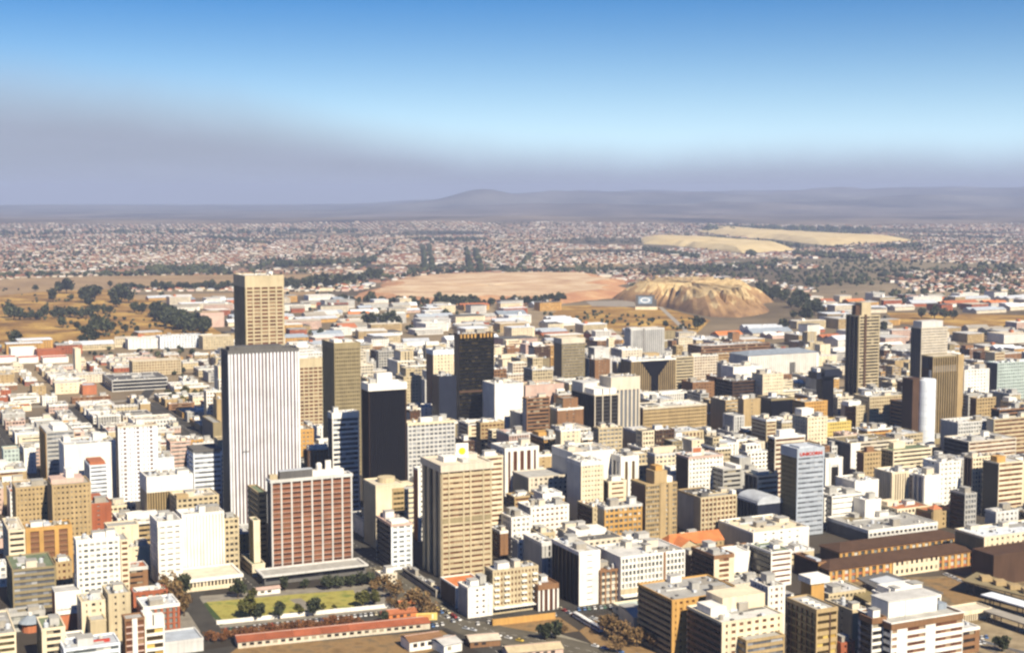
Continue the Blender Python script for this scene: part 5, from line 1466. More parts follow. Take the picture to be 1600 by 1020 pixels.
WF = np.array([[0, 1, 5, 4], [1, 2, 6, 5], [2, 3, 7, 6], [3, 0, 4, 7]])
RF = np.array([[8, 9, 13, 12], [10, 11, 12, 13], [11, 8, 12, 12], [9, 10, 13, 13]])
def isl_mat(name, stops, rough=.85):
    m, nt, b = node_mat(name, rough)
    g = nt.nodes.new('ShaderNodeNewGeometry')
    nt.links.new(ramp(nt, g.outputs['Random Per Island'], stops, 'CONSTANT'), b.inputs['Base Color'])
    return m
wallm = isl_mat('house_wall', [(0, (.60, .54, .44)), (.3, (.46, .36, .26)), (.5, (.30, .17, .11)), (.74, (.70, .67, .62)), (.9, (.28, .23, .18))])
roofm = isl_mat('house_roof', [(0, (.20, .075, .045)), (.22, (.26, .13, .08)), (.40, (.36, .33, .31)), (.56, (.62, .61, .60)), (.64, (.16, .08, .055)), (.82, (.11, .105, .105)), (.93, (.30, .20, .14))])
def mid_blocked(px, py):
    return any(inside(p, px, py) for p in KEEP)
hx, hy = [], []
r4 = np.random.RandomState(9)
sub_rot = R(7)
cs, sn = math.cos(sub_rot), math.sin(sub_rot)
y = 3350.0
while y < 10600:
    step = 30 * (1 + max(0, (y - 4500)) / 9000)
    half = y * .385 + 100
    xs_ = np.arange(-half, half, step * .78)
    for x in xs_:
        hx.append(x + r4.uniform(-5, 5))
        hy.append(y + r4.uniform(-5, 5) + (x * .12) % 40)
    y += step * (1.55 if int(y / step) % 2 else 1.0)
hx, hy = np.array(hx), np.array(hy)
dens = vnoise(hx / 420 + 50, hy / 420, 4)
keep = (.6 * dens + .4 * vnoise(hx / 1300 + 7, hy / 1100, 14) > .355)
keep &= (np.abs(((hx * cs + hy * sn) % 210) - 105) > 9)
ok = np.zeros(len(hx), bool)
for i in np.nonzero(keep)[0]:
    px, py = pix((hx[i], hy[i], 0))
    if -80 < px < 1680 and py < 456:
        if not (390 < py) or not mid_blocked(px, py):
            if not mid_blocked(px, py):
                ok[i] = True
hx, hy = hx[ok], hy[ok]
n = len(hx)
ha, hb = r4.uniform(4.5, 8.5, n), r4.uniform(4, 6.5, n)
big = r4.rand(n) < .05
ha[big] *= 2.6
hb[big] *= 1.8
hh, hr = r4.uniform(3, 4.6, n), r4.uniform(1.6, 2.8, n)
hh[big] *= 1.8
hrot = sub_rot + r4.choice([0, math.pi / 2], n) + r4.normal(0, .05, n)
hz = terrain(hx, hy)
order = np.argsort(np.hypot(hx, hy))
hx, hy, ha, hb, hh, hr, hrot, hz = (q[order] for q in (hx, hy, ha, hb, hh, hr, hrot, hz))
NH = 280
VV = house_arrays(hx[NH:], hy[NH:], hrot[NH:], ha[NH:], hb[NH:], hh[NH:], hr[NH:], hz[NH:])
m_ = len(VV)
off = (np.arange(m_) * 14)[:, None, None]
allw = (WF[None] + off).reshape(-1, 4)
# roofs: two trapezia and two triangles
rq = (RF[None, :2] + off).reshape(-1, 4)
rt = (RF[None, 2:, :3] + off).reshape(-1, 3)
obj('suburb_walls', mesh_np('suburb_walls', VV.reshape(-1, 3), allw, wallm), kind='stuff')
me = bpy.data.meshes.new('suburb_roofs')
vv = VV[:, 8:14].reshape(-1, 3).astype(np.float32)
rq = (np.array([[0, 1, 5, 4], [2, 3, 4, 5]])[None] + (np.arange(m_) * 6)[:, None, None]).reshape(-1, 4)
rt = (np.array([[3, 0, 4], [1, 2, 5]])[None] + (np.arange(m_) * 6)[:, None, None]).reshape(-1, 3)
me.vertices.add(len(vv))
me.vertices.foreach_set('co', vv.ravel())
me.loops.add(rq.size + rt.size)
me.loops.foreach_set('vertex_index', np.concatenate([rq.ravel(), rt.ravel()]).astype(np.int32))
me.polygons.add(len(rq) + len(rt))
me.polygons.foreach_set('loop_start', np.concatenate([np.arange(len(rq)) * 4, rq.size + np.arange(len(rt)) * 3]).astype(np.int32))
me.materials.append(roofm)
me.polygons.foreach_set('use_smooth', np.zeros(len(rq) + len(rt), bool))
me.update(calc_edges=True)
obj('suburb_roofs', me, kind='stuff')
hk = ('brick', 'rust', 'silver', 'lgrey', 'dbrown', 'dgrey')
wk = ('white', 'cream', 'pink', 'pale')
r5 = random.Random(4)
for i in range(min(NH, n)):
    o = house_arrays(hx[i:i+1]*0, hy[i:i+1]*0, hrot[i:i+1]*0, ha[i:i+1], hb[i:i+1], hh[i:i+1], hr[i:i+1], hz[i:i+1]*0)[0]
    k1, k2_ = r5.choice(wk), r5.choice(hk)
    root = thing('house', '', 'house', (float(hx[i]), float(hy[i]), 0), float(hrot[i]), 'small houses nearest the city at the foot of the suburbs')
    px, py = pix((hx[i], hy[i], 0))
    later_label(root, '%s house, %s hipped roof, %s' % (WORDS[k1], WORDS[k2_], landmark(px, py)), px, py)
    obj('wall', poly_mesh('wall', o[:8], [tuple(q) for q in WF], M(k1)), root)
    obj('roof', poly_mesh('roof', o[8:], [(0, 1, 5, 4), (2, 3, 4, 5), (3, 0, 4), (1, 2, 5)], roof_mat(k2_)), root)

print('FILLERS', n_fill, n_sh, len(hx))
# ------------------------------------------------------------------ trees
def leaf_mat(name, cols):
    m, nt, b = node_mat(name, .9)
    g = nt.nodes.new('ShaderNodeNewGeometry')
    oi = nt.nodes.new('ShaderNodeObjectInfo')
    c = ramp(nt, g.outputs['Random Per Island'], [(i / (len(cols) - 1) if len(cols) > 1 else 0, c_) for i, c_ in enumerate(cols)])
    k = mth(nt, 'ADD', mth(nt, 'MULTIPLY', oi.outputs['Random'], .5), .75)
    nt.links.new(scale_col(nt, c, k), b.inputs['Base Color'])
    return m
LEAF = dict(dark=leaf_mat('leaf_dark', [(.016, .022, .014), (.035, .044, .024), (.085, .092, .045)]),
            olive=leaf_mat('leaf_olive', [(.055, .06, .018), (.085, .085, .025), (.13, .12, .035)]),
            rust=leaf_mat('leaf_rust', [(.12, .05, .022), (.18, .075, .03), (.24, .12, .05)]),
            bare=leaf_mat('leaf_bare', [(.11, .065, .03), (.16, .10, .045), (.21, .14, .06)]))
BARK = patch_mat('bark', (.06, .04, .03), (.10, .07, .05), 1.5)
def crown_mesh(kind, seed, n=340, clumps=11):
    """leaf-sized faces gathered into clumps; unit crown: 1 m radius, centred on z = 1.15"""
    r = np.random.RandomState(seed)
    cc = r.normal(0, 1, (clumps, 3))
    cc /= np.linalg.norm(cc, axis=1)[:, None]
    cc *= r.uniform(.25, .72, (clumps, 1))
    cc[:, 2] = cc[:, 2] * .75
    rad = r.uniform(.28, .48, clumps)
    w = r.randint(0, clumps, n)
    p = r.normal(0, 1, (n, 3))
    p /= np.linalg.norm(p, axis=1)[:, None]
    p = cc[w] + p * rad[w][:, None] * r.uniform(.6, 1.05, (n, 1))
    p[:, 2] += 1.15
    a = r.normal(0, 1, (n, 3)); a /= np.linalg.norm(a, axis=1)[:, None]
    b = r.normal(0, 1, (n, 3)); b -= (a * b).sum(1)[:, None] * a; b /= np.linalg.norm(b, axis=1)[:, None]
    s = r.uniform(.09, .17, (n, 1)) * (1 if kind in ('dark', 'olive') else .72)
    q = np.stack([p - a * s - b * s * .7, p + a * s - b * s * .7, p + a * s + b * s * .7, p - a * s + b * s * .7], 1)
    return quad_mesh('crown', q, LEAF[kind])
def trunk_mesh(seed):
    r = random.Random(seed)
    v, f = lathe([(.085, 0), (.06, .5), (.035, 1.0), (.01, 1.35)], 6)
    for k in range(4):
        a, z0 = r.uniform(0, 6.28), r.uniform(.4, .7)
        e = Vector((.55 * math.cos(a), .55 * math.sin(a), z0 + .5))
        s = Vector((0, 0, z0))
        n_ = len(v)
        for p_, rr in ((s, .035), (e, .01)):
            for j in range(3):
                t = 2.1 * j
                v.append((p_.x + rr * math.cos(t), p_.y + rr * math.sin(t), p_.z))
        f += [(n_ + j, n_ + (j + 1) % 3, n_ + 3 + (j + 1) % 3, n_ + 3 + j) for j in range(3)]
    return poly_mesh('trunk', v, f, BARK)
CROWN = {k: [crown_mesh(k, 31 * i + len(k), 420 if k in ('dark', 'olive') else 300) for i in range(4)] for k in LEAF}
TRUNK = [trunk_mesh(i) for i in range(3)]
r6 = random.Random(77)
TW = dict(dark='dark evergreen tree', olive='olive green tree', rust='rusty brown winter tree', bare='bare brown winter tree')
n_tree = 0
def tree(px, py, wpx, kind, where, grp, tall=1.0):
    global n_tree
    p = ground(px, py)
    rad = max(1.6, wpx / 2 * p.length / FPX) * (1.5 if kind == 'dark' and py < 560 else 1.15)
    t = thing('tree', '', 'tree', (p.x, p.y, 0), 0, grp)
    c = obj('crown', CROWN[kind][r6.randrange(4)], t)
    hs_ = rad * r6.uniform(.85, 1.15) * tall
    c.scale = (rad, rad * r6.uniform(.85, 1.1), hs_)
    c.rotation_euler = (0, 0, r6.uniform(0, 6.28))
    k = obj('trunk', TRUNK[r6.randrange(3)], t)
    k.scale = (rad * .8, rad * .8, hs_)
    size = 'large' if wpx > 22 else 'small' if wpx < 9 else 'middling'
    later_label(t, '%s %s %s' % (size, TW[kind], where), px, py)
    n_tree += 1
HG = 'trees on the dry hillside'
for px, py, w in ((93, 459, 14), (104, 459, 17), (132, 474, 17), (144, 472, 18), (150, 462, 14), (139, 480, 13), (178, 472, 15), (190, 474, 20), (201, 474, 16), (183, 480, 12), (83, 472, 14),
                  (111, 470, 8), (14, 497, 16), (22, 500, 14), (71, 488, 9), (210, 489, 13), (221, 491, 12), (24, 540, 19), (120, 516, 11), (137, 528, 17), (150, 524, 20), (165, 523, 19), (173, 519, 12),
                  (131, 540, 13), (147, 535, 16), (172, 449, 7), (55, 455, 7), (127, 470, 7), (196, 520, 9), (214, 521, 8), (98, 512, 12)):
    tree(px, py, w, 'dark', 'on the dry hillside', HG)
for i in range(17):
    tree(30 + i * 8.8 + r6.uniform(-2, 2), 499 - i * .25 + r6.uniform(-2, 2) - (4 if i > 12 else 0), r6.uniform(9, 13), 'dark', 'in the belt across the dry hillside', HG)
for i in range(44):
    f = r6.random()
    px = 238 + f * 88
    lo, hi_ = 490 + f * 24, 502 + f * 22 + 6 * math.sin(f * 3)
    tree(px, r6.uniform(lo, hi_), r6.uniform(11, 18), 'dark', 'in the dark wood', 'trees of the dark wood')
for i in range(26):
    tree(192 + i * 6.6 + r6.uniform(-2, 2), 453 + r6.uniform(-1.5, 1.5), r6.uniform(6, 10), 'dark', 'in the row along the pale dry field', 'trees along the pale dry field')
for i in range(30):
    f = i / 29
    tree(446 + f * 150 + r6.uniform(-3, 3), 452 - f * 17 + r6.uniform(-3, 6), r6.uniform(8, 13), 'dark', 'left of the wide flat mine dump', 'trees left of the wide mine dump')
for i in range(44):
    f = i / 43
    tree(530 + f * 350 + r6.uniform(-4, 4), 472 + 8 * math.sin(f * 3) + r6.uniform(-2, 2), r6.uniform(7, 12) + (5 if .42 < f < .6 else 0), 'dark', 'below the wide flat mine dump', 'trees below the wide mine dump')
for i in range(34):
    f = r6.random()
    px = 1185 + f * 105
    tree(px, 462 + f * 30 + r6.uniform(-9, 5), r6.uniform(9, 14), 'dark', 'right of the gullied mine dump', 'trees right of the gullied mine dump')
for px, py, w in ((578, 512, 18), (588, 507, 14), (600, 509, 15), (612, 508, 15), (622, 510, 12), (570, 498, 10), (697, 497, 12), (840, 580, 12), (855, 578, 10), (830, 583, 9), (700, 592, 12), (1090, 515, 16), (1258, 503, 16),
                  (1380, 520, 14), (1240, 498, 10), (1225, 515, 12), (1385, 555, 12), (1440, 498, 12), (1460, 498, 14), (1475, 499, 12), (1490, 499, 10), (460, 520, 10), (500, 530, 12), (640, 520, 10), (1040, 512, 8), (948, 508, 7), (1020, 505, 7)):
    tree(px, py, w, 'dark', 'among the far roofs', 'dark trees among the far roofs')
for px, py, w in ((262, 620, 12), (272, 628, 15), (290, 618, 15), (305, 622, 12), (318, 626, 18), (330, 618, 12), (285, 632, 12)):
    tree(px, py, w, 'olive', 'beside the motorway bend', 'olive trees beside the motorway')
PG = 'trees in the park'
for px, py, w, k in ((372, 934, 26, 'dark'), (395, 934, 15, 'olive'), (437, 966, 28, 'dark'), (490, 962, 25, 'dark'), (390, 966, 32, 'olive'), (404, 968, 24, 'dark'), (468, 962, 22, 'olive'), (505, 953, 10, 'olive'), (523, 953, 10, 'olive'),
                     (445, 922, 22, 'dark'), (475, 920, 16, 'dark'), (512, 921, 22, 'dark'), (530, 919, 20, 'dark'), (548, 917, 22, 'dark'), (566, 915, 24, 'dark'), (580, 913, 18, 'dark'), (566, 948, 26, 'olive'), (585, 946, 24, 'olive'), (378, 958, 14, 'bare'), (600, 972, 16, 'dark')):
    tree(px, py, w, k, 'in the park by the lawn', PG)
for px, py, w, k in ((262, 938, 36, 'bare'), (285, 935, 28, 'dark'), (272, 955, 38, 'bare'), (288, 962, 30, 'bare'), (255, 962, 26, 'bare')):
    tree(px, py, w, k, 'at the park road bend', 'trees at the park road bend', 1.3)
for i in range(26):
    f = i / 25
    tree(326 + f * 235 + r6.uniform(-3, 3), 1003 - f * 26 + r6.uniform(-2, 2), r6.uniform(15, 21), 'rust', 'in the rusty row beside the car park', 'rusty trees beside the car park')
for px, py, w in ((600, 925, 30), (620, 935, 30), (645, 950, 34), (660, 960, 36), (675, 968, 26), (612, 950, 22), (585, 925, 20), (630, 962, 24)):
    tree(px, py, w, 'bare', 'along the main street', 'bare trees along the main street')
for px, py, w, k in ((852, 1000, 26, 'dark'), (868, 997, 26, 'dark'), (880, 990, 18, 'bare'), (955, 995, 34, 'bare'), (975, 1005, 36, 'bare'), (940, 985, 26, 'bare'), (995, 1010, 34, 'bare'), (965, 1020, 30, 'bare'), (1010, 990, 22, 'rust'), (1566, 1018, 26, 'dark'), (1020, 1015, 26, 'bare')):
    tree(px, py, w, k, 'near the sunken street', 'trees near the sunken street')
# far belts and gardens: too many and too small to count
def blob_arrays(cx, cy, cz, rx, rz, seed):
    r = np.random.RandomState(seed)
    ph = (1 + 5 ** .5) / 2
    iv = np.array([(-1, ph, 0), (1, ph, 0), (-1, -ph, 0), (1, -ph, 0), (0, -1, ph), (0, 1, ph), (0, -1, -ph), (0, 1, -ph), (ph, 0, -1), (ph, 0, 1), (-ph, 0, -1), (-ph, 0, 1)]) / 1.9
    ifc = np.array([(0, 11, 5), (0, 5, 1), (0, 1, 7), (0, 7, 10), (0, 10, 11), (1, 5, 9), (5, 11, 4), (11, 10, 2), (10, 7, 6), (7, 1, 8), (3, 9, 4), (3, 4, 2), (3, 2, 6), (3, 6, 8), (3, 8, 9), (4, 9, 5), (2, 4, 11), (6, 2, 10), (8, 6, 7), (9, 8, 1)])
    n = len(cx)
    v = iv[None] * r.uniform(.65, 1.25, (n, 12, 1))
    v = v * np.stack([rx, rx, rz], 1)[:, None] + np.stack([cx, cy, cz + rz], 1)[:, None]
    return v.reshape(-1, 3), (ifc[None] + (np.arange(n) * 12)[:, None, None]).reshape(-1, 3)
bx_, by_, br_ = [], [], []
def belt(x0, y0, x1, y1, n, spread, rad):
    for i in range(n):
        f = r6.random()
        p = ground(x0 + (x1 - x0) * f + r6.uniform(-2, 2), y0 + (y1 - y0) * f + r6.uniform(-spread, spread))
        bx_.append(p.x); by_.append(p.y); br_.append(r6.uniform(.7, 1.3) * rad)
for a in ((1005, 391, 1090, 404, 220, 2, 8), (1090, 362, 1360, 370, 10, 1, 12), (1105, 360, 1360, 363, 420, 3.5, 13), (1100, 372, 1250, 386, 160, 1.2, 9), (560, 466, 660, 472, 40, 4, 3.2), (640, 452, 700, 458, 24, 5, 3.2), (700, 436, 960, 440, 30, 5, 3), (1000, 470, 1180, 482, 50, 10, 3.2), (900, 495, 1080, 508, 60, 9, 3), (0, 470, 300, 530, 130, 24, 3.2), (230, 424, 350, 422, 160, 3, 8), (430, 416, 590, 408, 220, 3, 8), (390, 428, 430, 408, 70, 1, 7),
          (1240, 398, 1360, 404, 160, 3, 8), (1370, 388, 1440, 384, 60, 2, 8), (1165, 396, 1180, 400, 30, 3, 8), (480, 440, 640, 432, 40, 2, 7), (0, 432, 360, 428, 200, 1.5, 7), (650, 376, 760, 376, 90, 2, 9), (555, 424, 612, 386, 50, .6, 6), (665, 424, 660, 386, 110, .8, 8), (676, 424, 670, 386, 80, .8, 8),
          (735, 424, 728, 390, 90, .8, 8), (752, 424, 742, 390, 90, .8, 8), (640, 426, 980, 424, 170, 1.6, 7), (810, 420, 830, 400, 50, 1, 8), (330, 372, 420, 382, 60, 1, 9), (1000, 430, 1250, 412, 160, 5, 7), (1260, 440, 1600, 420, 200, 10, 7), (1390, 470, 1600, 455, 90, 10, 6), (0, 366, 560, 362, 260, 3, 10)):
    belt(*a)
r7 = np.random.RandomState(3)
for i in range(1500):                      # gardens and kerbs of the industrial belt
    y = r7.uniform(1750, 3500)
    x = r7.uniform(-.40, .40) * y
    px, py = pix((x, y, 0))
    if vnoise(np.array([x / 170 + 60]), np.array([y / 170]), 21)[0] < .55 or blocked(px, py):
        continue
    cu, cv = x * U2[0] + y * U2[1], x * V2[0] + y * V2[1]
    if free(cu - 3, cv - 3, cu + 3, cv + 3, 1):
        bx_.append(x); by_.append(y); br_.append(r7.uniform(2.6, 5))
ng = 15000
gy = r7.uniform(3500, 10400, ng)
gx = r7.uniform(-1, 1, ng) * (gy * .385 + 60)
gd = vnoise(gx / 350 + 9, gy / 350, 11)
sel = gd > .40
gx, gy = gx[sel], gy[sel]
ok = np.array([not mid_blocked(*pix((x, y, 0))) and pix((x, y, 0))[1] < 452 for x, y in zip(gx, gy)])
gx, gy = gx[ok], gy[ok]
cx = np.concatenate([gx, bx_]); cyy = np.concatenate([gy, by_])
rr_ = np.concatenate([r7.uniform(3.2, 6.5, len(gx)), br_])
v, f = blob_arrays(cx, cyy, terrain(cx, cyy), rr_, rr_ * r7.uniform(.7, 1.1, len(rr_)), 2)
obj('far_treetops', mesh_np('far_treetops', v, f, LEAF['dark']), kind='stuff')

# ------------------------------------------------------------------ walls, sheds and signs near the park
def wall_between(label, p0, p1, hgt, th, key, z0=0):
    a, b_ = ground(*p0), ground(*p1)
    t = thing('boundary_wall', label, 'wall', ((a.x + b_.x) / 2, (a.y + b_.y) / 2, z0), math.atan2(b_.y - a.y, b_.x - a.x))
    L_ = (b_ - a).length
    n = max(2, int(L_ / 9))
    me = box_mesh('wall_panel', [(-L_ / n / 2 + .15, -th / 2, 0, L_ / n / 2 - .15, th / 2, hgt)], M(key))
    pm = box_mesh('wall_post', [(-.25, -th / 2 - .1, 0, .25, th / 2 + .1, hgt + .25)], M(key))
    for i in range(n):
        obj('wall_panel', me, t, (-L_ / 2 + (i + .5) * L_ / n, 0, 0))
        obj('wall_post', pm, t, (-L_ / 2 + i * L_ / n, 0, 0))
wall_between('long white wall between the dry lawn and the car park', (339, 975), (624, 947), 2.2, .8, 'white')
wall_between('ochre retaining wall in the embankment below the tan balcony flats', (770, 977), (868, 966), 3.5, .8, 'ochre')
def long_shed(label, p0, p1, dep, hgt, wall, roof, rise=1.6):
    a, b_ = ground(*p0), ground(*p1)
    t = thing('shed', label, 'shed', ((a.x + b_.x) / 2, (a.y + b_.y) / 2, 0), math.atan2(b_.y - a.y, b_.x - a.x))
    L_ = (b_ - a).length
    obj('wall', box_mesh('wall', [(-L_/2, 0, 0, L_/2, dep, hgt)], M(wall)), t)
    v = [(-L_/2 - .5, -.6, hgt), (L_/2 + .5, -.6, hgt), (L_/2 + .5, dep + .6, hgt), (-L_/2 - .5, dep + .6, hgt), (-L_/2 - .5, dep/2, hgt + rise), (L_/2 + .5, dep/2, hgt + rise)]
    n = max(1, int(L_ / 14))
    for i in range(n):
        x0, x1 = -L_/2 - .5 + i * (L_ + 1) / n + .06, -L_/2 - .5 + (i + 1) * (L_ + 1) / n - .06
        vv = [(x0, -.6, hgt + .02), (x1, -.6, hgt + .02), (x1, dep/2, hgt + rise), (x0, dep/2, hgt + rise), (x1, dep + .6, hgt + .02), (x0, dep + .6, hgt + .02)]
        obj('roof_sheet', poly_mesh('roof_sheet', vv, [(0, 1, 2, 3), (3, 2, 4, 5)], roof_mat(roof)), t)
    obj('ridge', box_mesh('ridge', [(-L_/2 - .5, dep/2 - .25, hgt + rise, L_/2 + .5, dep/2 + .25, hgt + rise + .2)], M('pink')), t)
    obj('window_row', box_mesh('window_row', [(-L_/2 + 2 + 4 * i, -.12, hgt * .4, -L_/2 + 4.2 + 4 * i, -.01, hgt * .8) for i in range(int((L_ - 4) / 4))], P('dk')), t, kind='stuff')
long_shed('very long low shed with a brick red roof below the rusty tree row', (372, 1013), (672, 982), 13, 3.4, 'pale', 'brick')
long_shed('short orange shed end beside the yellow hoarding', (608, 969), (652, 964), 9, 3.2, 'orange', 'rust')
long_shed('little orange roofed kiosk at the end of the white wall', (626, 955), (648, 953), 9, 3.5, 'brick', 'orange')
long_shed('small silver roofed hut beside the orange kiosk', (622, 963), (642, 961), 7, 2.6, 'lgrey', 'silver', .6)
long_shed('low white walled yard building with a brown edge at the bottom of the picture', (640, 1018), (692, 1010), 12, 5, 'white', 'brown')
long_shed('stepped white and tan house at the bottom edge beside the ramp', (694, 1022), (722, 1016), 14, 4.5, 'white', 'lgrey')
long_shed('dark brown roofed hut with a white ridge beside the curving street', (735, 1012), (782, 1008), 12, 3.2, 'brown', 'pale')
long_shed('low pinkish building along the bottom edge below the curving street', (795, 1030), (880, 1022), 12, 3.2, 'pink', 'beige')
long_shed('white terrace house with a dark side before the ochre brick block', (990, 990), (1014, 988), 24, 9, 'cream', 'grey')
long_shed('small white site hut by the hotel podium', (402, 930), (438, 926), 6, 3, 'white', 'pink', .8)
hp = ground(667, 977)
bb = thing('hoarding', 'yellow advertising hoarding standing beside the brick red shed', 'hoarding', (hp.x, hp.y, 0), R(8))
obj('board', box_mesh('board', [(-5.6, 0, 3, 5.6, .4, 7)], M('yellow')), bb)
obj('board_panel', box_mesh('board_panel', [(-4.9, -.12, 3.7, 2.2, -.01, 6.3)], M('ochre')), bb)
obj('board_panel', box_mesh('board_panel', [(2.7, -.12, 3.7, 3.6, -.01, 6.3)], M('cream')), bb)
for x in (-4, 0, 4):
    obj('post', box_mesh('post', [(x - .15, .5, 0, x + .15, .8, 7)], M('dgrey')), bb)
# blue pavilion
kp = ground(48, 985)
kio = thing('pavilion', 'round pavilion with a slate blue conical roof over orange walls', 'pavilion', (kp.x, kp.y, 0))
v, f = lathe([(4.5, 0), (4.5, 5)], 12)
obj('wall', poly_mesh('wall', v, f, M('rust')), kio)
v, f = lathe([(6.2, 5.02), (5.6, 5.8), (2.0, 8.2), (.4, 8.8)], 12)
obj('conical_roof', poly_mesh('conical_roof', v, f, roof_mat('steel')), kio)
v, f = lathe([(1.1, 8.6), (1.1, 10)], 8)
obj('roof_lantern', poly_mesh('roof_lantern', v, f, M('white')), kio)
# the sun sign standing on the roof of the large sand coloured tower
root, w, d, h = sun_host
wx, wy = root.location.x, root.location.y
sx, sy, sl = hyp(722, 709)
Ds = math.hypot(wx, wy)
sg = thing('sun_sign', 'white roof sign with a yellow sun disc on the large sand coloured tower', 'roof sign', (sx * Ds, sy * Ds, h - .7), R(12))
obj('sign_board', box_mesh('sign_board', [(-3.9, 0, .4, 3.9, .5, 10.5)], M('white')), sg)
v, f = [], []
for k in range(20):
    a = 2 * math.pi * k / 20
    v.append((2.2 * math.cos(a), -.15, 5.6 + 2.2 * math.sin(a)))
for k in range(20):
    a = 2 * math.pi * k / 20
    v.append((2.2 * math.cos(a), -.01, 5.6 + 2.2 * math.sin(a)))
f = [tuple(range(19, -1, -1))] + [(k, (k + 1) % 20, 20 + (k + 1) % 20, 20 + k) for k in range(20)]
COL['sun'] = (.85, .68, .02)
obj('sun_disc', poly_mesh('sun_disc', v, f, M('sun')), sg)
for x in (-3, 3):
    obj('sign_post', box_mesh('sign_post', [(x - .15, .55, 0, x + .15, .85, 9)], M('dgrey')), sg)

# ------------------------------------------------------------------ cars and buses
COL.update(carwhite=(.75, .75, .73), carred=(.45, .04, .03), carblue=(.10, .20, .42), carcream=(.62, .55, .38), cargreen=(.12, .22, .16), carsilver=(.5, .52, .54), caryellow=(.7, .5, .08))
CARW = dict(carwhite='white', carred='red', carblue='blue', carcream='cream', cargreen='dark green', carsilver='silver', caryellow='yellow')
def paint(k):
    n_ = 'paint_' + k
    if n_ not in MATS:
        m, nt, b = node_mat(n_, .3)
        b.inputs['Base Color'].default_value = (*COL[k], 1)
        b.inputs['Coat Weight'].default_value = .4
        MATS[n_] = m
    return MATS[n_]
prof = [(-2.1, .3), (2.1, .3), (2.15, .62), (2.0, .85), (1.05, .93), (-1.55, .93), (-2.1, .8)]
cab = [(1.05, .93), (.45, 1.40), (-1.05, 1.40), (-1.65, .93)]
def extr(p, w0, w1=None):
    n_ = len(p)
    w1 = w1 or w0
    zs = [z for _, z in p]
    v = []
    for s in (-1, 1):
        for x, z in p:
            ww = w0 + (w1 - w0) * (z - min(zs)) / max(1e-6, max(zs) - min(zs))
            v.append((x, s * ww, z))
    return v, [tuple(range(n_)), tuple(range(2 * n_ - 1, n_ - 1, -1))] + [(i, i + n_, (i + 1) % n_ + n_, (i + 1) % n_) for i in range(n_)]
cv, cf = extr(prof, .82)
gv, gf = extr(cab, .78, .62)
BODY = {k: poly_mesh('body', cv, cf, paint(k)) for k in CARW}
RTOP = {k: box_mesh('roof_panel', [(-1.0, -.6, 1.401, .42, .6, 1.45)], paint(k)) for k in CARW}
CABN = poly_mesh('cabin_glass', gv, gf, P('bk'))
wv, wf = lathe([(.31, -.1), (.31, .1)], 9)
WHEEL = poly_mesh('wheel', [(x, z, y) for x, y, z in wv], wf, M('black'))
r8 = random.Random(19)
def car(x, y, rz, where, grp, z=.07, key=None):
    k = key or r8.choice(('carwhite', 'carwhite', 'carwhite', 'carcream', 'carcream', 'carsilver', 'carsilver', 'carblue', 'carred', 'cargreen', 'carwhite', 'caryellow') if r8.random() < .8 else ('carwhite', 'carsilver'))
    t = thing('car', '', 'car', (x, y, z), rz, grp)
    obj('body', BODY[k], t)
    obj('cabin_glass', CABN, t)
    obj('roof_panel', RTOP[k], t)
    for a in (-1.3, 1.3):
        for b_ in (-.72, .72):
            obj('wheel', WHEEL, t, (a, b_, .31))
    px, py = pix((x, y, z))
    later_label(t, '%s car %s' % (CARW[k], where), px, py)
def row(p0, p1, n, where, grp, turn, jit=.2, skip=.12, z=.08, keys=None):
    a, b_ = ground(*p0), ground(*p1)
    ang = math.atan2(b_.y - a.y, b_.x - a.x)
    for i in range(n):
        if r8.random() < skip:
            continue
        p = a.lerp(b_, (i + r8.uniform(-jit, jit)) / max(1, n - 1))
        car(p.x, p.y, ang + turn, where, grp, z, r8.choice(keys) if keys else None)
row((352, 985), (605, 958), 30, 'parked in the front row of the car park', 'cars in the car park', R(80), .12)
row((356, 992), (560, 971), 22, 'parked in the back row of the car park', 'cars in the car park', R(80), .12, .25)
row((690, 951), (716, 968), 6, 'on the main street by the small white block', 'cars on the main street', 0, .3, 0, .13)
row((684, 953), (706, 970), 4, 'on the main street by the yellow hoarding', 'cars on the main street', math.pi, .3, .1, .13)
row((588, 893), (620, 912), 5, 'on the main street below the blue-panelled corner block', 'cars on the main street', 0, .4, 0, .13)
row((725, 982), (815, 1002), 5, 'driving on the curving street', 'cars on the curving street', 0, .4, 0, .14)
row((748, 975), (846, 963), 14, 'parked in front of the tan balcony flats', 'cars parked below the balcony flats', R(75), .2, .05)
row((790, 970), (866, 961), 12, 'parked in the outer row by the embankment', 'cars parked below the balcony flats', R(75), .2, .05, .08, ('carwhite', 'carwhite', 'carblue', 'carsilver'))
row((876, 952), (910, 968), 6, 'in the street beside the bright white slab', 'cars beside the bright white slab', R(180), .3, .0, .13)
row((905, 953), (970, 947), 9, 'before the long latticed store', 'cars before the latticed store', R(80), .2, .1, .13)
row((925, 966), (946, 974), 4, 'behind the white and blue bus', 'cars beside the bus', R(20), .3, 0, .13)
row((668, 980), (690, 976), 4, 'parked at the end of the brick red shed', 'cars at the end of the red shed', R(70), .2, 0, .13, ('carwhite', 'carsilver', 'carblue'))
row((1512, 1000), (1540, 996), 6, 'on the gravel lot beside the white striped slab', 'cars on the gravel lot', R(60), .3, .1)
row((1516, 1008), (1538, 1004), 4, 'in the near row of the gravel lot', 'cars on the gravel lot', R(60), .3, .1)
row((1478, 898), (1500, 908), 5, 'in the station forecourt', 'cars in the station forecourt', R(30), .4, .1)
row((930, 1010), (990, 1024), 4, 'on the sunken street at the bottom edge', 'cars on the sunken street', 0, .3, 0, .14, ('carwhite', 'carsilver', 'carblue'))
row((212, 870), (228, 905), 5, 'on the side street by the white hotel', 'cars by the white hotel', R(5), .3, .1)
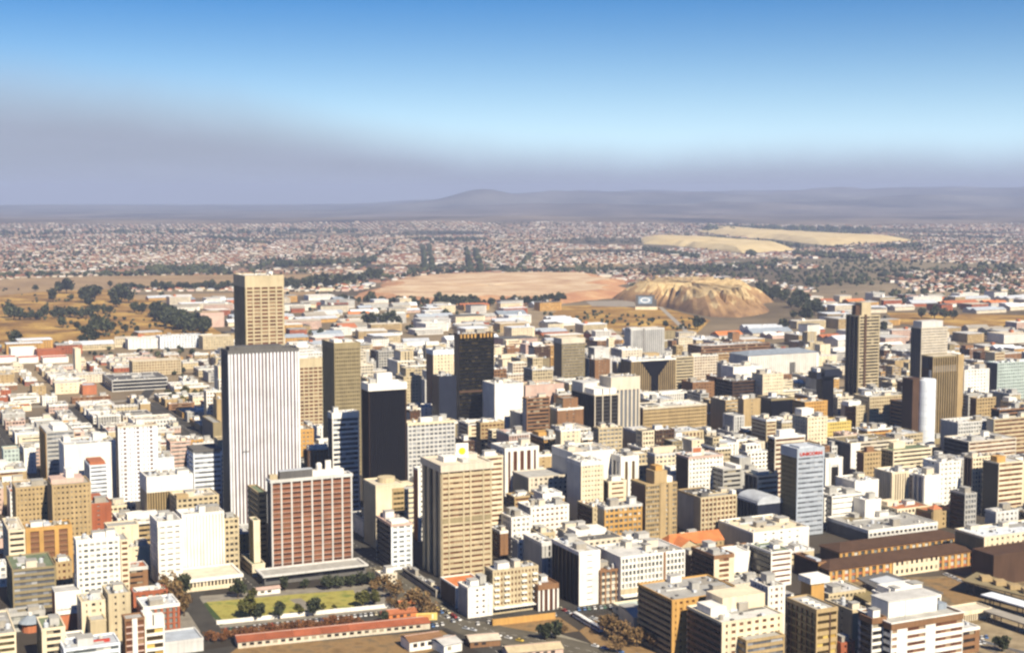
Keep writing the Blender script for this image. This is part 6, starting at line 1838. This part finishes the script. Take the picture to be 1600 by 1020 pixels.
row((205, 945), (222, 955), 3, 'in the yard left of the winter trees', 'cars in the yard', R(40), .3, 0)
def bus(px, py, rz, k, label):
    p = ground(px, py)
    t = thing('bus', label, 'bus', (p.x, p.y, .14), rz, 'buses by the sunken street')
    obj('body', poly_mesh('body', *extr([(-5.5, .4), (5.5, .4), (5.6, 1.2), (5.4, 3.0), (-5.4, 3.0), (-5.6, 1.2)], 1.25), paint(k)), t)
    obj('roof', box_mesh('roof', [(-5.2, -1.1, 3.001, 5.2, 1.1, 3.15)], paint('carwhite')), t)
    me = box_mesh('window', [(-.62, -1.3, 1.5, .62, 1.3, 2.4)], P('bk'))
    for i in range(7):
        obj('window', me, t, (-4.5 + i * 1.5, 0, 0))
    for a in (-3.6, 3.6):
        for b_ in (-1.1, 1.1):
            o = obj('wheel', WHEEL, t, (a, b_, .48))
            o.scale = (1.5, 1.5, 1.5)
g_ = GRID + R(90)
bus(905, 968, g_, 'carwhite', 'white bus first in the line beside the embankment')
bus(918, 976, g_, 'carwhite', 'white bus in the middle of the line, behind the blue-ended one')
bus(932, 984, g_, 'carblue', 'blue bus at the lower end of the line')

# ------------------------------------------------------------------ labels: where several things share one, say which
ORD = ('first second third fourth fifth sixth seventh eighth ninth tenth eleventh twelfth thirteenth fourteenth fifteenth sixteenth seventeenth eighteenth nineteenth twentieth').split()
def ordinal(i):
    if i < 20:
        return ORD[i]
    tens = ('twenty', 'thirty', 'forty', 'fifty', 'sixty')[(i + 1) // 10 - 2]
    return tens + '-' + ORD[(i + 1) % 10 - 1] if (i + 1) % 10 else {'twenty': 'twentieth', 'thirty': 'thirtieth', 'forty': 'fortieth', 'fifty': 'fiftieth', 'sixty': 'sixtieth'}[tens]
for lab, rows in LAB.items():
    rows.sort(key=lambda q: q[0])
    for i, (px, py, o) in enumerate(rows):
        o['label'] = lab if len(rows) == 1 else '%s, %s from left' % (lab, ordinal(i))
        if len(rows) > 1 and not o.get('group'):
            o['group'] = lab

# ------------------------------------------------------------------ the air
top_z = max(float(ZZ.max()), HGT) + 12
hz_me = box_mesh('haze', [(-19200, -1700, -3, 19200, 27900, top_z)], None) if False else None
v, f = boxes_np([(-19500, -1700, -3, 19500, 27900, top_z)])
hm, nt, b = node_mat('haze_air')
nt.nodes.remove(b)
pv = nt.nodes.new('ShaderNodeVolumePrincipled')
pv.inputs['Color'].default_value = (.58, .68, .97, 1)
pv.inputs['Density'].default_value = 0.00006
pv.inputs['Anisotropy'].default_value = 0.0
nt.links.new(pv.outputs[0], nt.nodes['Material Output'].inputs['Volume'])
obj('haze', mesh_np('haze', v, f, hm), kind='stuff')

for o in THINGS:
    if len(o['label'].replace('-', ' ').split()) > 16 or len(o['label'].split()) > 16:
        print('LONG', len(o['label'].split()), o['label'])
# footprints that cross each other
for i in range(len(BLDGS)):
    for j in range(i):
        a_, b_ = FOOT[i], FOOT[j]
        ou, ov_ = min(a_[2], b_[2]) - max(a_[0], b_[0]), min(a_[3], b_[3]) - max(a_[1], b_[1])
        if ou > .5 and ov_ > .5:
            print('CROSS %.0fx%.0f' % (ou, ov_), BLDGS[i][0][:40], '|', BLDGS[j][0][:40])
for q in BLDGS:
    print('B %-50s w%.0f d%.0f h%.0f D%.0f' % (q[0][:50], *q[1:5]))
